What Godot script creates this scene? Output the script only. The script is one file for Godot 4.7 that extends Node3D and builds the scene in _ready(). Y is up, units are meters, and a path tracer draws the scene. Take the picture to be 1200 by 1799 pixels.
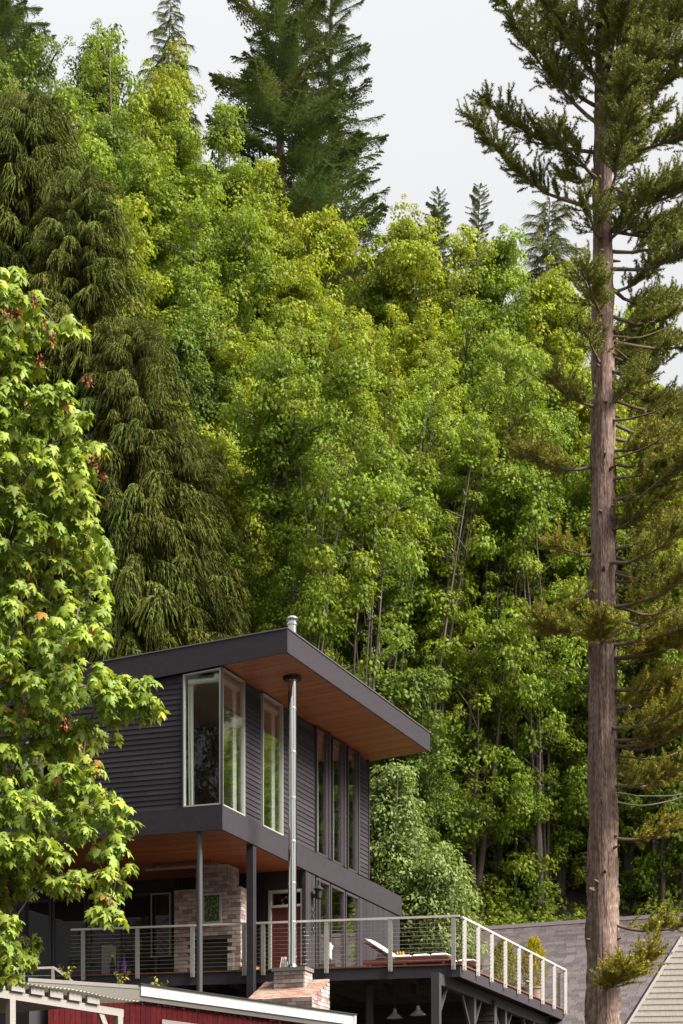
extends Node3D
# A dark modern house on a wooded hillside, seen from below: house, deck and brickwork are laid out
# in metres in the house's own frame (x right along the front, y up from the deck, z out of the front).

const FOCAL := 3694.0          # lens, in widths of a 1200 x 1799 frame
const EYE := Vector3(0, 1.6, 0)
var HF := Transform3D(Basis(Vector3.UP, -0.35276), Vector3(-2.6662, 8.1, -46.9))
var M := {}
var T := {}
var used := {}
var cube: BoxMesh
var rng := RandomNumberGenerator.new()

func _ready() -> void:
	rng.seed = 11
	setup_camera()
	setup_light()
	textures()
	materials()
	cube = BoxMesh.new()
	build_ground()
	build_house()
	build_deck()
	build_railings()
	build_brickwork()
	build_deck_things()
	build_red_cabin()
	build_pergola()
	build_neighbours()
	build_forest()
	build_trees_around()
	build_conifers()
	build_redwood()
	build_near_maple()
	build_small_plants()

func setup_camera() -> void:
	var cam := Camera3D.new()
	cam.name = "camera"
	cam.projection = Camera3D.PROJECTION_FRUSTUM
	cam.near = 0.5
	cam.far = 600.0
	cam.size = 1799.0 / FOCAL * cam.near
	cam.frustum_offset = Vector2(0.0, (2200.0 - 899.5) / FOCAL * cam.near)
	cam.position = EYE
	add_child(cam)
	cam.current = true

func setup_light() -> void:
	var we := WorldEnvironment.new()
	we.name = "environment"
	var e := Environment.new()
	e.background_mode = Environment.BG_SKY
	var sky := Sky.new()
	var sm := ProceduralSkyMaterial.new()
	sm.sky_top_color = Color(0.678, 0.680, 0.690)
	sm.sky_horizon_color = Color(0.534, 0.534, 0.536)
	sm.sky_curve = 0.6
	sm.ground_bottom_color = Color(0.13, 0.14, 0.12)
	sm.ground_horizon_color = Color(0.24, 0.25, 0.23)
	sm.ground_curve = 0.05
	sm.sun_angle_max = 1.0
	sm.sun_curve = 0.01
	var cn := FastNoiseLite.new()
	cn.seed = 12
	cn.frequency = 0.011
	cn.fractal_octaves = 4
	var ci := cn.get_seamless_image(512, 256)
	ci.convert(Image.FORMAT_RGB8)
	sm.sky_cover = ImageTexture.create_from_image(ci)
	sm.sky_cover_modulate = Color(0.30, 0.30, 0.30, 0.22)
	sky.sky_material = sm
	e.sky = sky
	e.tonemap_mode = Environment.TONE_MAPPER_LINEAR
	e.tonemap_exposure = 2.7
	e.sdfgi_enabled = true
	e.ssao_enabled = true
	e.ssil_enabled = true
	we.environment = e
	add_child(we)
	var sun := DirectionalLight3D.new()
	sun.name = "sun"
	sun.light_energy = 1.5
	sun.light_color = Color(1.0, 0.97, 0.92)
	sun.light_angular_distance = 30.0
	sun.shadow_enabled = true
	var to_sun := Vector3(0.75, 0.86, 0.31).normalized()
	sun.transform = Transform3D(Basis.looking_at(-to_sun, Vector3.UP), to_sun * 50.0)
	add_child(sun)

# ---------------------------------------------------------------- small helpers
func numbered(called: String) -> String:
	var n: int = used.get(called, 0)
	used[called] = n + 1
	return called if n == 0 else "%s_%03d" % [called, n]

func tag(o: Node, label: String, category: String, group := "", kind := "") -> void:
	if label: o.set_meta("label", label)
	if category: o.set_meta("category", category)
	if group: o.set_meta("group", group)
	if kind: o.set_meta("kind", kind)

func thing(called: String, label: String, category: String, tf := Transform3D.IDENTITY, group := "") -> Node3D:
	var o := Node3D.new()
	o.name = numbered(called)
	add_child(o)
	o.transform = tf
	tag(o, label, category, group)
	return o

func hthing(called: String, label: String, category: String, at := Vector3.ZERO, turn := 0.0, group := "") -> Node3D:
	return thing(called, label, category, HF * Transform3D(Basis(Vector3.UP, turn), at), group)

func put(parent: Node, called: String, mesh: Mesh, mat: Material, tf := Transform3D.IDENTITY) -> MeshInstance3D:
	var o := MeshInstance3D.new()
	o.name = called
	o.mesh = mesh
	o.material_override = mat
	o.transform = tf
	parent.add_child(o, true)
	return o

# a box between two corners, turned by b about its middle
func bx(parent: Node, called: String, a: Vector3, b: Vector3, mat: Material, turn := Basis.IDENTITY) -> MeshInstance3D:
	var c := (a + b) * 0.5
	var s := (b - a).abs()
	return put(parent, called, cube, mat, Transform3D(turn * Basis.from_scale(s), c))

# a beam of section w x h from p to q
func beam(parent: Node, called: String, p: Vector3, q: Vector3, w: float, h: float, mat: Material, up := Vector3.UP) -> MeshInstance3D:
	var d := q - p
	var f := d.normalized()
	var side := up.cross(f).normalized()
	var u := f.cross(side)
	return put(parent, called, cube, mat, Transform3D(Basis(side * w, u * h, f * d.length()), (p + q) * 0.5))

# collects triangles for one mesh
class Soup:
	var v := PackedVector3Array()
	var n := PackedVector3Array()
	var c := PackedColorArray()
	var uv := PackedVector2Array()
	var idx := PackedInt32Array()
	func vert(p: Vector3, nn: Vector3, col := Color.WHITE) -> int:
		v.append(p); n.append(nn); c.append(col)
		return v.size() - 1
	func tri(a: int, b: int, d: int) -> void:
		idx.append(a); idx.append(b); idx.append(d)
	func quad(a: Vector3, b: Vector3, cc: Vector3, d: Vector3, col := Color.WHITE) -> void:
		var nn := (d - a).cross(b - a).normalized()
		var i := vert(a, nn, col)
		vert(b, nn, col); vert(cc, nn, col); vert(d, nn, col)
		tri(i, i + 1, i + 2); tri(i, i + 2, i + 3)
	func face(a: Vector3, b: Vector3, cc: Vector3, col := Color.WHITE) -> void:
		var nn := (cc - a).cross(b - a).normalized()
		var i := vert(a, nn, col)
		vert(b, nn, col); vert(cc, nn, col)
		tri(i, i + 1, i + 2)
	func box(a: Vector3, b: Vector3, tf := Transform3D.IDENTITY, col := Color.WHITE) -> void:
		var p: Array[Vector3] = []
		for k in 8:
			p.append(tf * Vector3(b.x if k & 1 else a.x, b.y if k & 2 else a.y, b.z if k & 4 else a.z))
		quad(p[0], p[1], p[3], p[2], col); quad(p[5], p[4], p[6], p[7], col)
		quad(p[4], p[0], p[2], p[6], col); quad(p[1], p[5], p[7], p[3], col)
		quad(p[2], p[3], p[7], p[6], col); quad(p[4], p[5], p[1], p[0], col)
	func tube(pts: Array, radii: Array, sides: int, col := Color.WHITE, cap := true) -> void:
		var m := pts.size()
		var start := v.size()
		var ref := Vector3(0.31, 0.12, 0.94)
		for i in m:
			var t: Vector3 = (pts[mini(i + 1, m - 1)] - pts[maxi(i - 1, 0)]).normalized()
			var s := t.cross(ref)
			if s.length() < 0.05: s = t.cross(Vector3.RIGHT)
			s = s.normalized()
			var w := t.cross(s)
			for k in sides:
				var a := TAU * k / sides
				var d := s * cos(a) + w * sin(a)
				vert(pts[i] + d * radii[i], d, col)
		for i in m - 1:
			for k in sides:
				var a0 := start + i * sides + k
				var a1 := start + i * sides + (k + 1) % sides
				tri(a0, a0 + sides, a1 + sides)
				tri(a0, a1 + sides, a1)
		if cap:
			for e in [0, m - 1]:
				var ci := vert(pts[e], (pts[m - 1] - pts[0]).normalized() * (1.0 if e else -1.0), col)
				for k in sides:
					tri(ci, start + e * sides + k, start + e * sides + (k + 1) % sides)
	func lathe(profile: Array, sides: int, tf := Transform3D.IDENTITY, col := Color.WHITE) -> void:
		var m := profile.size()
		for i in m - 1:
			var p: Vector2 = profile[i]
			var q: Vector2 = profile[i + 1]
			var slope := Vector2(q.y - p.y, -(q.x - p.x)).normalized()
			var s0 := v.size()
			for k in sides + 1:
				var a := TAU * k / sides
				var nn := (tf.basis * Vector3(cos(a) * slope.x, slope.y, sin(a) * slope.x)).normalized()
				vert(tf * Vector3(p.x * cos(a), p.y, p.x * sin(a)), nn, col)
				vert(tf * Vector3(q.x * cos(a), q.y, q.x * sin(a)), nn, col)
			for k in sides:
				var j := s0 + k * 2
				tri(j, j + 1, j + 3); tri(j, j + 3, j + 2)
	func mesh() -> ArrayMesh:
		for i in range(0, idx.size(), 3):      # wind every face the way its normals look
			var f := (v[idx[i + 2]] - v[idx[i]]).cross(v[idx[i + 1]] - v[idx[i]])
			if f.dot(n[idx[i]] + n[idx[i + 1]] + n[idx[i + 2]]) < 0.0:
				var k := idx[i + 1]
				idx[i + 1] = idx[i + 2]
				idx[i + 2] = k
		var a := []
		a.resize(Mesh.ARRAY_MAX)
		a[Mesh.ARRAY_VERTEX] = v
		a[Mesh.ARRAY_NORMAL] = n
		a[Mesh.ARRAY_COLOR] = c
		if uv.size() == v.size() and uv.size() > 0: a[Mesh.ARRAY_TEX_UV] = uv
		a[Mesh.ARRAY_INDEX] = idx
		var m := ArrayMesh.new()
		m.add_surface_from_arrays(Mesh.PRIMITIVE_TRIANGLES, a)
		return m

func multi(parent: Node, called: String, mesh: Mesh, mat: Material, tfs: Array, cols: Array) -> MultiMeshInstance3D:
	var mm := MultiMesh.new()
	mm.transform_format = MultiMesh.TRANSFORM_3D
	mm.use_colors = true
	mm.mesh = mesh
	mm.instance_count = tfs.size()
	for i in tfs.size():
		mm.set_instance_transform(i, tfs[i])
		mm.set_instance_color(i, cols[i])
	var o := MultiMeshInstance3D.new()
	o.name = called
	o.multimesh = mm
	o.material_override = mat
	parent.add_child(o, true)
	return o

# the point of the place that lies Z metres ahead along one line of sight (used to survey positions)
func survey(px: float, py: float, z: float) -> Vector3:
	return EYE + Vector3((px - 600.0) / FOCAL * z, (2200.0 - py) / FOCAL * z, -z)

func rnd(a: float, b: float) -> float:
	return rng.randf_range(a, b)

func rdir() -> Vector3:
	var z := rnd(-1, 1)
	var a := rnd(0, TAU)
	var r := sqrt(1.0 - z * z)
	return Vector3(r * cos(a), z, r * sin(a))

# ---------------------------------------------------------------- textures and materials
func noise_tex(seed_: int, freq: float, lo: Color, hi: Color, oct := 4, size := 512, kind := FastNoiseLite.TYPE_SIMPLEX_SMOOTH, contrast := 1.0) -> ImageTexture:
	var f := FastNoiseLite.new()
	f.seed = seed_
	f.noise_type = kind
	f.frequency = freq
	f.fractal_octaves = oct
	var im := f.get_seamless_image(size, size)
	im.convert(Image.FORMAT_RGB8)
	for y in size:
		for x in size:
			var g := clampf((im.get_pixel(x, y).r - 0.5) * contrast + 0.5, 0.0, 1.0)
			im.set_pixel(x, y, lo.lerp(hi, g))
	return ImageTexture.create_from_image(im)

func textures() -> void:
	T.grain = noise_tex(3, 0.02, Color(0.78, 0.78, 0.78), Color(1, 1, 1), 5, 512, FastNoiseLite.TYPE_SIMPLEX_SMOOTH, 1.6)
	T.soft = noise_tex(21, 0.03, Color(0.9, 0.9, 0.9), Color(1, 1, 1), 4, 256, FastNoiseLite.TYPE_SIMPLEX_SMOOTH, 1.4)
	T.fine = noise_tex(5, 0.06, Color(0.55, 0.55, 0.55), Color(1, 1, 1), 5, 512, FastNoiseLite.TYPE_SIMPLEX_SMOOTH, 1.8)
	T.bump = noise_tex(8, 0.05, Color(0, 0, 0), Color(1, 1, 1), 5, 512, FastNoiseLite.TYPE_SIMPLEX_SMOOTH, 1.4)
	T.blotch = noise_tex(9, 0.012, Color(0.5, 0.5, 0.5), Color(1, 1, 1), 4, 256, FastNoiseLite.TYPE_SIMPLEX_SMOOTH, 2.0)

func lin(r: float, g: float, b: float) -> Color:
	return Color(r, g, b).linear_to_srgb()

func mat(r: float, g: float, b: float, rough := 0.7, tex = null, scale := Vector3.ONE, bump := 0.0, metal := 0.0) -> StandardMaterial3D:
	var m := StandardMaterial3D.new()
	m.albedo_color = lin(r, g, b)
	m.roughness = rough
	m.metallic = metal
	if tex != null or bump > 0.0:
		m.uv1_triplanar = true
		m.uv1_world_triplanar = true
		m.uv1_scale = scale
	if tex != null: m.albedo_texture = tex
	if bump > 0.0:
		m.heightmap_enabled = true
		m.heightmap_texture = T.bump
		m.heightmap_scale = bump
	return m

func leafmat(rough: float, back: float, spec := 0.5) -> StandardMaterial3D:
	var m := StandardMaterial3D.new()
	m.albedo_color = Color.WHITE
	m.vertex_color_use_as_albedo = true
	m.roughness = rough
	m.metallic_specular = spec
	m.cull_mode = BaseMaterial3D.CULL_DISABLED
	if back > 0.0:
		m.backlight_enabled = true
		m.backlight = Color(back, back, back * 0.7)
	return m

func glassmat(tint: Color, alpha: float, metal: float) -> StandardMaterial3D:
	var m := StandardMaterial3D.new()
	m.albedo_color = Color(tint.r, tint.g, tint.b, alpha)
	m.transparency = BaseMaterial3D.TRANSPARENCY_ALPHA
	m.roughness = 0.02
	m.metallic = metal
	m.metallic_specular = 1.0
	return m

func materials() -> void:
	for k in 4:
		var g: float = [0.9, 1.0, 1.1, 1.22][k]
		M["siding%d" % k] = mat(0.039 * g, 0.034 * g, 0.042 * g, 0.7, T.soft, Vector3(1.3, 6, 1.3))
		M["plank%d" % k] = mat(0.41 * g, 0.148 * g, 0.05 * g, 0.5, T.fine, Vector3(0.5, 2, 9))
		M["shingle%d" % k] = mat(0.150 * g * g, 0.124 * g * g, 0.134 * g * g, 0.9, T.fine, Vector3(2, 2, 2))
		M["redboard%d" % k] = mat(0.085 * g, 0.0085 * g, 0.011 * g, 0.65, T.grain, Vector3(3, 0.7, 3))
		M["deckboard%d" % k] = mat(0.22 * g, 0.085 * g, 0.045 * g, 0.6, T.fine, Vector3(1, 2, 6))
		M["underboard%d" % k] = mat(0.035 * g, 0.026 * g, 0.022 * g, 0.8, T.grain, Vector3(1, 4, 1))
	var bricks := [[0.55, 0.46, 0.44], [0.60, 0.53, 0.515], [0.44, 0.33, 0.315], [0.55, 0.45, 0.43], [0.66, 0.60, 0.585], [0.38, 0.25, 0.24]]
	for k in 6:
		var b: Array = bricks[k]
		M["brick%d" % k] = mat(b[0], b[1], b[2], 0.9, T.fine, Vector3(4, 4, 4))
	var pav := [[0.46, 0.27, 0.22], [0.50, 0.34, 0.28], [0.40, 0.22, 0.18], [0.48, 0.37, 0.32]]
	for k in 4:
		var b: Array = pav[k]
		M["paver%d" % k] = mat(b[0], b[1], b[2], 0.9, T.fine, Vector3(4, 4, 4))
	M.mortar = mat(0.16, 0.135, 0.125, 0.95, T.fine, Vector3(3, 3, 3))
	M.core = mat(0.035, 0.03, 0.036, 0.85)
	M.fascia = mat(0.0405, 0.0355, 0.044, 0.6, T.soft, Vector3(0.7, 0.7, 0.7))
	M.trim = mat(0.045, 0.039, 0.046, 0.45)
	M.edge = mat(0.16, 0.15, 0.16, 0.35, null, Vector3.ONE, 0.0, 0.4)
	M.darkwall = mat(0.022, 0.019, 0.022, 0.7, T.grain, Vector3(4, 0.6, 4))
	M.roofing = mat(0.05, 0.05, 0.052, 0.9, T.fine, Vector3(2, 2, 2))
	for k in 4: M["siding%d" % k].metallic_specular = 0.28
	M.fascia.metallic_specular = 0.28
	for k in 4: M["redboard%d" % k].metallic_specular = 0.2
	M.frame = mat(0.34, 0.36, 0.32, 0.5)
	M.curtain = mat(0.42, 0.48, 0.40, 0.85)
	M.inside = mat(0.085, 0.062, 0.045, 0.85, T.grain, Vector3(0.6, 0.6, 0.6))
	M.ceiling = mat(0.25, 0.21, 0.17, 0.9)
	M.insidefloor = mat(0.16, 0.085, 0.045, 0.5, T.fine, Vector3(1, 1, 4))
	M.glass = glassmat(Color(0.05, 0.07, 0.06), 0.006, 0.0)
	M.sideglass = glassmat(Color(0.04, 0.07, 0.05), 0.003, 0.0)
	M.darkglass = glassmat(Color(0.02, 0.022, 0.021), 0.3, 0.0)
	M.darkglass.metallic_specular = 0.35
	M.steel = mat(0.62, 0.60, 0.585, 0.22, null, Vector3.ONE, 0.0, 1.0)
	M.chrome = mat(0.80, 0.79, 0.80, 0.06, null, Vector3.ONE, 0.0, 1.0)
	M.post = mat(0.40, 0.385, 0.37, 0.42, T.soft, Vector3(2, 2, 2), 0.0, 0.35)
	M.rail = mat(0.60, 0.57, 0.56, 0.4, null, Vector3.ONE, 0.0, 0.3)
	M.iron = mat(0.055, 0.052, 0.058, 0.5, null, Vector3.ONE, 0.0, 0.2)
	M.black = mat(0.008, 0.008, 0.009, 0.6)
	M.white = mat(0.66, 0.64, 0.63, 0.55, T.soft, Vector3(2, 2, 2))
	M.oldwhite = mat(0.40, 0.375, 0.355, 0.7, T.fine, Vector3(2.5, 2.5, 2.5))
	M.greyboard = mat(0.30, 0.285, 0.25, 0.75, T.fine, Vector3(1.5, 6, 1.5))
	M.cushion = mat(0.72, 0.68, 0.66, 0.9, T.grain, Vector3(5, 5, 5))
	M.teak = mat(0.20, 0.055, 0.035, 0.5, T.fine, Vector3(2, 6, 2))
	M.maroon = mat(0.085, 0.012, 0.012, 0.45)
	M.concrete = mat(0.24, 0.225, 0.22, 0.9, T.fine, Vector3(3, 3, 3))
	M.terracotta = mat(0.50, 0.36, 0.28, 0.85, T.fine, Vector3(4, 4, 4))
	M.earth = mat(0.05, 0.04, 0.026, 0.95, T.blotch, Vector3(0.3, 0.3, 0.3))
	M.bark = mat(0.15, 0.12, 0.098, 0.95, T.fine, Vector3(2.5, 0.5, 2.5))
	M.palebark = mat(0.20, 0.17, 0.145, 0.95, T.fine, Vector3(3, 0.6, 3))
	M.fgbark = mat(0.16, 0.12, 0.10, 0.95, T.fine, Vector3(5, 1, 5))
	M.redbark = mat(1, 1, 1, 0.95, T.fine, Vector3(1.7, 0.2, 1.7))
	M.redbark.vertex_color_use_as_albedo = true
	M.twig = mat(0.15, 0.10, 0.075, 0.95)
	M.mapleleaf = leafmat(0.62, 0.9, 0.35)
	M.nearleaf = leafmat(0.55, 0.85, 0.4)
	M.needle = leafmat(0.8, 0.5, 0.2)
	M.grass = leafmat(0.75, 0.4, 0.3)
	M.samara = mat(0.22, 0.045, 0.02, 0.7)
	M.yellow = mat(0.62, 0.46, 0.02, 0.6)
	M.purple = mat(0.12, 0.03, 0.20, 0.7)
	M.flower = mat(0.72, 0.62, 0.62, 0.8)
	M.paleboard = mat(0.44, 0.40, 0.37, 0.8, T.soft, Vector3(2, 0.6, 2))
	M.amber = mat(0.55, 0.24, 0.06, 0.8, T.fine, Vector3(6, 6, 6))

# ---------------------------------------------------------------- ground
func ground_y(x: float, z: float) -> float:
	var d := -z
	var ks := [[-200.0, -1.0], [0.0, 0.0], [26.0, 1.6], [36.0, 3.0], [46.0, 4.6], [53.0, 6.0], [59.0, 8.3], [64.0, 11.6], [76.0, 21.6], [92.0, 33.0], [130.0, 52.0], [240.0, 70.0]]
	var y := 70.0
	for i in ks.size() - 1:
		if d <= ks[i + 1][0]:
			var t: float = clampf((d - ks[i][0]) / (ks[i + 1][0] - ks[i][0]), 0.0, 1.0)
			y = lerpf(ks[i][1], ks[i + 1][1], t)
			break
	return y + 0.35 * sin(x * 0.31 + z * 0.17) * clampf((d - 56.0) / 8.0, 0.0, 1.0) + clampf((d - 60.0) / 30.0, 0.0, 1.0) * clampf(-x, -20.0, 20.0) * 0.12

func build_ground() -> void:
	var s := Soup.new()
	var nx := 90
	var nz := 110
	for j in nz + 1:
		for i in nx + 1:
			var x := lerpf(-130.0, 130.0, float(i) / nx)
			var z := lerpf(60.0, -230.0, float(j) / nz)
			var e := 0.8
			var nn := Vector3(ground_y(x - e, z) - ground_y(x + e, z), 2.0 * e, ground_y(x, z - e) - ground_y(x, z + e)).normalized()
			s.vert(Vector3(x, ground_y(x, z), z), nn)
	for j in nz:
		for i in nx:
			var a := j * (nx + 1) + i
			s.tri(a, a + 1, a + nx + 2)
			s.tri(a, a + nx + 2, a + nx + 1)
	var g := put(self, "ground", s.mesh(), M.earth)
	tag(g, "dark leaf-littered forest ground rising steeply behind the house", "ground", "", "structure")

# ---------------------------------------------------------------- house
func soffit_y(x: float, z: float) -> float:
	return 6.58 + 0.082 * x - 0.010 * z
func roof_y(x: float, z: float) -> float:
	return 7.13 + 0.066 * x - 0.0065 * z
func band_top(z: float) -> float:
	return 3.475 + 0.005 * z
func band_low(z: float) -> float:
	return 2.928 + 0.005 * z

# a solid between a bottom quad and a top quad (both in the same order)
func solid(parent: Node, called: String, low: Array, high: Array, m: Material) -> MeshInstance3D:
	var s := Soup.new()
	for i in 4:
		var j := (i + 1) % 4
		s.quad(low[i], low[j], high[j], high[i])
	s.quad(high[0], high[1], high[2], high[3])
	s.quad(low[3], low[2], low[1], low[0])
	return put(parent, called, s.mesh(), m)

func V(x: float, y: float, z: float) -> Vector3:
	return Vector3(x, y, z)

# a window frame in the plane z = 0 (x across, y up), with its pane as a sub-part
func window_part(parent: Node, tf: Transform3D, w: float, h: float, bar: float, deep: float, fm: Material, gm: Material, hl := 0.0) -> MeshInstance3D:
	var s := Soup.new()
	s.box(V(0, 0, -deep), V(bar, h + hl * bar / w, 0))
	s.box(V(w - bar, 0, -deep), V(w, h + hl, 0))
	s.box(V(bar, 0, -deep), V(w - bar, bar, 0.004))
	var t := Transform3D(Basis(V(1, hl / w, 0), V(0, 1, 0), V(0, 0, 1)), V(0, 0, 0))
	s.box(V(bar, h - bar, -deep), V(w - bar, h - 0.001, 0.003), t)
	var f := put(parent, "window", s.mesh(), fm, tf)
	var p := Soup.new()
	for k in (6 if gm == M.sideglass else 1):     # sealed double glazing
		var z := -deep * 0.25 - 0.009 * k
		p.quad(V(bar * 0.6, bar * 0.6, z), V(bar * 0.6, h - bar * 0.5 + hl * bar / w, z), V(w - bar * 0.6, h + hl - bar * 0.6, z), V(w - bar * 0.6, bar * 0.6, z))
	put(f, "pane", p.mesh(), gm)
	return f

func curtain_mesh(w: float, h: float, folds: int) -> ArrayMesh:
	var s := Soup.new()
	var n := folds * 6
	for i in n + 1:
		var t := float(i) / n
		var a := t * folds * TAU
		var nn := V(-cos(a) * 0.8, 0, 1).normalized()
		for y in 2:
			s.vert(V(t * w + (0.02 if y == 0 else 0.0), y * h, 0.035 * sin(a)), nn)
	for i in n:
		s.tri(i * 2, i * 2 + 1, i * 2 + 3)
		s.tri(i * 2, i * 2 + 3, i * 2 + 2)
	return s.mesh()

func build_house() -> void:
	var h := hthing("house", "dark charcoal two-storey modern house with sloping flat roof above the deck", "house")
	var L := -9.4
	var Z1 := -9.874
	# wall cores, behind the siding
	solid(h, "wall", [V(L, 3.4, -0.06), V(L, 3.4, -0.20), V(-4.95, 3.4, -0.20), V(-4.95, 3.4, -0.06)], [V(L, soffit_y(L, 0), -0.06), V(L, soffit_y(L, 0), -0.20), V(-4.95, soffit_y(-4.95, 0), -0.20), V(-4.95, soffit_y(-4.95, 0), -0.06)], M.core)
	solid(h, "wall", [V(-3.5, 3.4, -0.06), V(-3.5, 3.4, -0.20), V(-1.0, 3.4, -0.20), V(-1.0, 3.4, -0.06)], [V(-3.5, soffit_y(-3.5, 0), -0.06), V(-3.5, soffit_y(-3.5, 0), -0.20), V(-1.0, soffit_y(-1, 0), -0.20), V(-1.0, soffit_y(-1, 0), -0.06)], M.core)
	solid(h, "wall", [V(-4.95, 5.3, -0.06), V(-4.95, 5.3, -0.20), V(-3.5, 5.3, -0.20), V(-3.5, 5.3, -0.06)], [V(-4.95, soffit_y(-4.95, 0), -0.06), V(-4.95, soffit_y(-4.95, 0), -0.20), V(-3.5, soffit_y(-3.5, 0), -0.20), V(-3.5, soffit_y(-3.5, 0), -0.06)], M.core)
	var spans := [[-1.345, -2.365], [-3.69, -5.875], [-6.80, -7.046], [-7.973, -8.188], [-9.107, Z1]]
	for sp in spans:
		bx(h, "wall", V(-0.20, 3.4, sp[0]), V(-0.06, 6.6, sp[1]), M.core)
	bx(h, "wall", V(L, 3.4, Z1 + 0.14), V(-0.205, 6.6, Z1), M.core)
	bx(h, "wall", V(L, 3.4, -0.21), V(L + 0.1, 6.0, Z1), M.core)
	# siding, board by board
	var ex := 0.1175
	var fronts := [[L, -0.985]]
	for k in 27:
		var y0 := 3.488 + k * ex
		var y1 := y0 + ex
		var x0 := L
		if y1 > soffit_y(L, 0): x0 = maxf(L, (y1 - 6.56) / 0.082)
		if x0 > -1.3: continue
		var parts := [[x0, -0.985]]
		if y1 < 5.34 and y0 > 3.40: parts = [[x0, -4.98], [-3.48, -0.985]]
		for pr in parts:
			var cut := rnd(pr[0] * 0.8 + pr[1] * 0.2, pr[0] * 0.15 + pr[1] * 0.85)      # butt joint
			for half in ([[pr[0], cut], [cut + 0.004, pr[1]]] if pr[1] - pr[0] > 2.0 else [[pr[0], pr[1]]]):
				if half[0] > half[1] - 0.1: continue
				bx(h, "siding_board", V(half[0], y0 - 0.006, -0.056), V(half[1], y1 + 0.004, -0.038), M["siding%d" % rng.randi_range(0, 3)], Basis(Vector3.RIGHT, -0.16))
		for sp in spans:
			if y1 < soffit_y(0, sp[1]) + 0.02:
				bx(h, "siding_board", V(-0.056, y0 - 0.006, sp[0]), V(-0.038, y1 + 0.004, sp[1]), M["siding%d" % rng.randi_range(0, 3)], Basis(Vector3.FORWARD, -0.16))
	# corner boards
	bx(h, "corner_board", V(-0.10, 3.47, Z1 - 0.05), V(-0.01, 6.66, Z1), M.trim)
	bx(h, "corner_board", V(-0.985, 3.49, -0.10), V(-0.947, 6.5, -0.012), M.trim)
	# roof: slab, fascia boards, drip edge, wooden soffit
	var R := 1.595
	var B := -10.2
	solid(h, "roof", [V(L - 0.4, soffit_y(L - 0.4, 0) + 0.05, 0.02), V(R - 0.04, soffit_y(R, 0) + 0.05, 0.02), V(R - 0.04, soffit_y(R, B) + 0.05, B), V(L - 0.4, soffit_y(L - 0.4, B) + 0.05, B)],
		[V(L - 0.4, roof_y(L - 0.4, 0) - 0.01, 0.02), V(R - 0.04, roof_y(R, 0) - 0.01, 0.02), V(R - 0.04, roof_y(R, B) - 0.01, B), V(L - 0.4, roof_y(L - 0.4, B) - 0.01, B)], M.roofing)
	solid(h, "fascia", [V(L - 0.4, soffit_y(L - 0.4, 0), 0.062), V(R, soffit_y(R, 0), 0.062), V(R, soffit_y(R, 0), 0.022), V(L - 0.4, soffit_y(L - 0.4, 0), 0.022)],
		[V(L - 0.4, roof_y(L - 0.4, 0), 0.062), V(R, roof_y(R, 0), 0.062), V(R, roof_y(R, 0), 0.022), V(L - 0.4, roof_y(L - 0.4, 0), 0.022)], M.fascia)
	solid(h, "fascia", [V(R, soffit_y(R, 0), 0.020), V(R, soffit_y(R, B), B), V(R - 0.038, soffit_y(R, B), B), V(R - 0.038, soffit_y(R, 0), 0.020)],
		[V(R, roof_y(R, 0), 0.020), V(R, roof_y(R, B), B), V(R - 0.038, roof_y(R, B), B), V(R - 0.038, roof_y(R, 0), 0.020)], M.fascia)
	beam(h, "drip_edge", V(L - 0.4, roof_y(L - 0.4, 0) + 0.012, 0.06), V(R + 0.012, roof_y(R, 0) + 0.012, 0.06), 0.04, 0.024, M.edge)
	beam(h, "drip_edge", V(R, roof_y(R, 0) + 0.011, 0.038), V(R, roof_y(R, B) + 0.011, B - 0.01), 0.04, 0.024, M.edge)
	var nz := 78
	for k in nz:
		var z0 := lerpf(0.018, B, float(k) / nz)
		var z1 := lerpf(0.018, B, float(k + 1) / nz) + 0.006
		var jit := rnd(0.0, 0.004)
		solid(h, "soffit_plank", [V(-0.22, soffit_y(-0.22, z0) + 0.012 + jit, z0), V(R - 0.042, soffit_y(R, z0) + 0.012 + jit, z0), V(R - 0.042, soffit_y(R, z1) + 0.012 + jit, z1), V(-0.22, soffit_y(-0.22, z1) + 0.012 + jit, z1)],
			[V(-0.22, soffit_y(-0.22, z0) + 0.045, z0), V(R - 0.042, soffit_y(R, z0) + 0.045, z0), V(R - 0.042, soffit_y(R, z1) + 0.045, z1), V(-0.22, soffit_y(-0.22, z1) + 0.045, z1)], M["plank%d" % rng.randi_range(0, 3)])
	# the band between the storeys
	solid(h, "floor_band", [V(L, 2.92, 0.02), V(0.02, 2.928, 0.02), V(0.02, 2.928, -0.03), V(L, 2.92, -0.03)], [V(L, 3.47, 0.02), V(0.02, 3.475, 0.02), V(0.02, 3.475, -0.03), V(L, 3.47, -0.03)], M.fascia)
	solid(h, "floor_band", [V(0.02, 2.928, -0.032), V(0.02, band_low(-12.5), -12.5), V(-0.03, band_low(-12.5), -12.5), V(-0.03, 2.928, -0.032)], [V(0.02, 3.475, -0.032), V(0.02, band_top(-12.5), -12.5), V(-0.03, band_top(-12.5), -12.5), V(-0.03, 3.475, -0.032)], M.fascia)
	bx(h, "upper_floor", V(L, 3.0, -0.05), V(-0.05, 3.38, Z1), M.core)
	bx(h, "lower_roof", V(-7.0, 3.0, Z1 - 0.02), V(-0.05, 3.37, -12.48), M.roofing)
	for k in 40:
		var z0 := -0.035 - k * 0.13
		bx(h, "ceiling_plank", V(L, 2.935 + rnd(0, 0.004), z0), V(-0.035, 2.99, z0 - 0.124), M["plank%d" % rng.randi_range(0, 3)])
	# the room behind the upper windows
	bx(h, "room_floor", V(L + 0.1, 3.381, -0.21), V(-0.21, 3.46, Z1 + 0.15), M.insidefloor)
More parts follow.
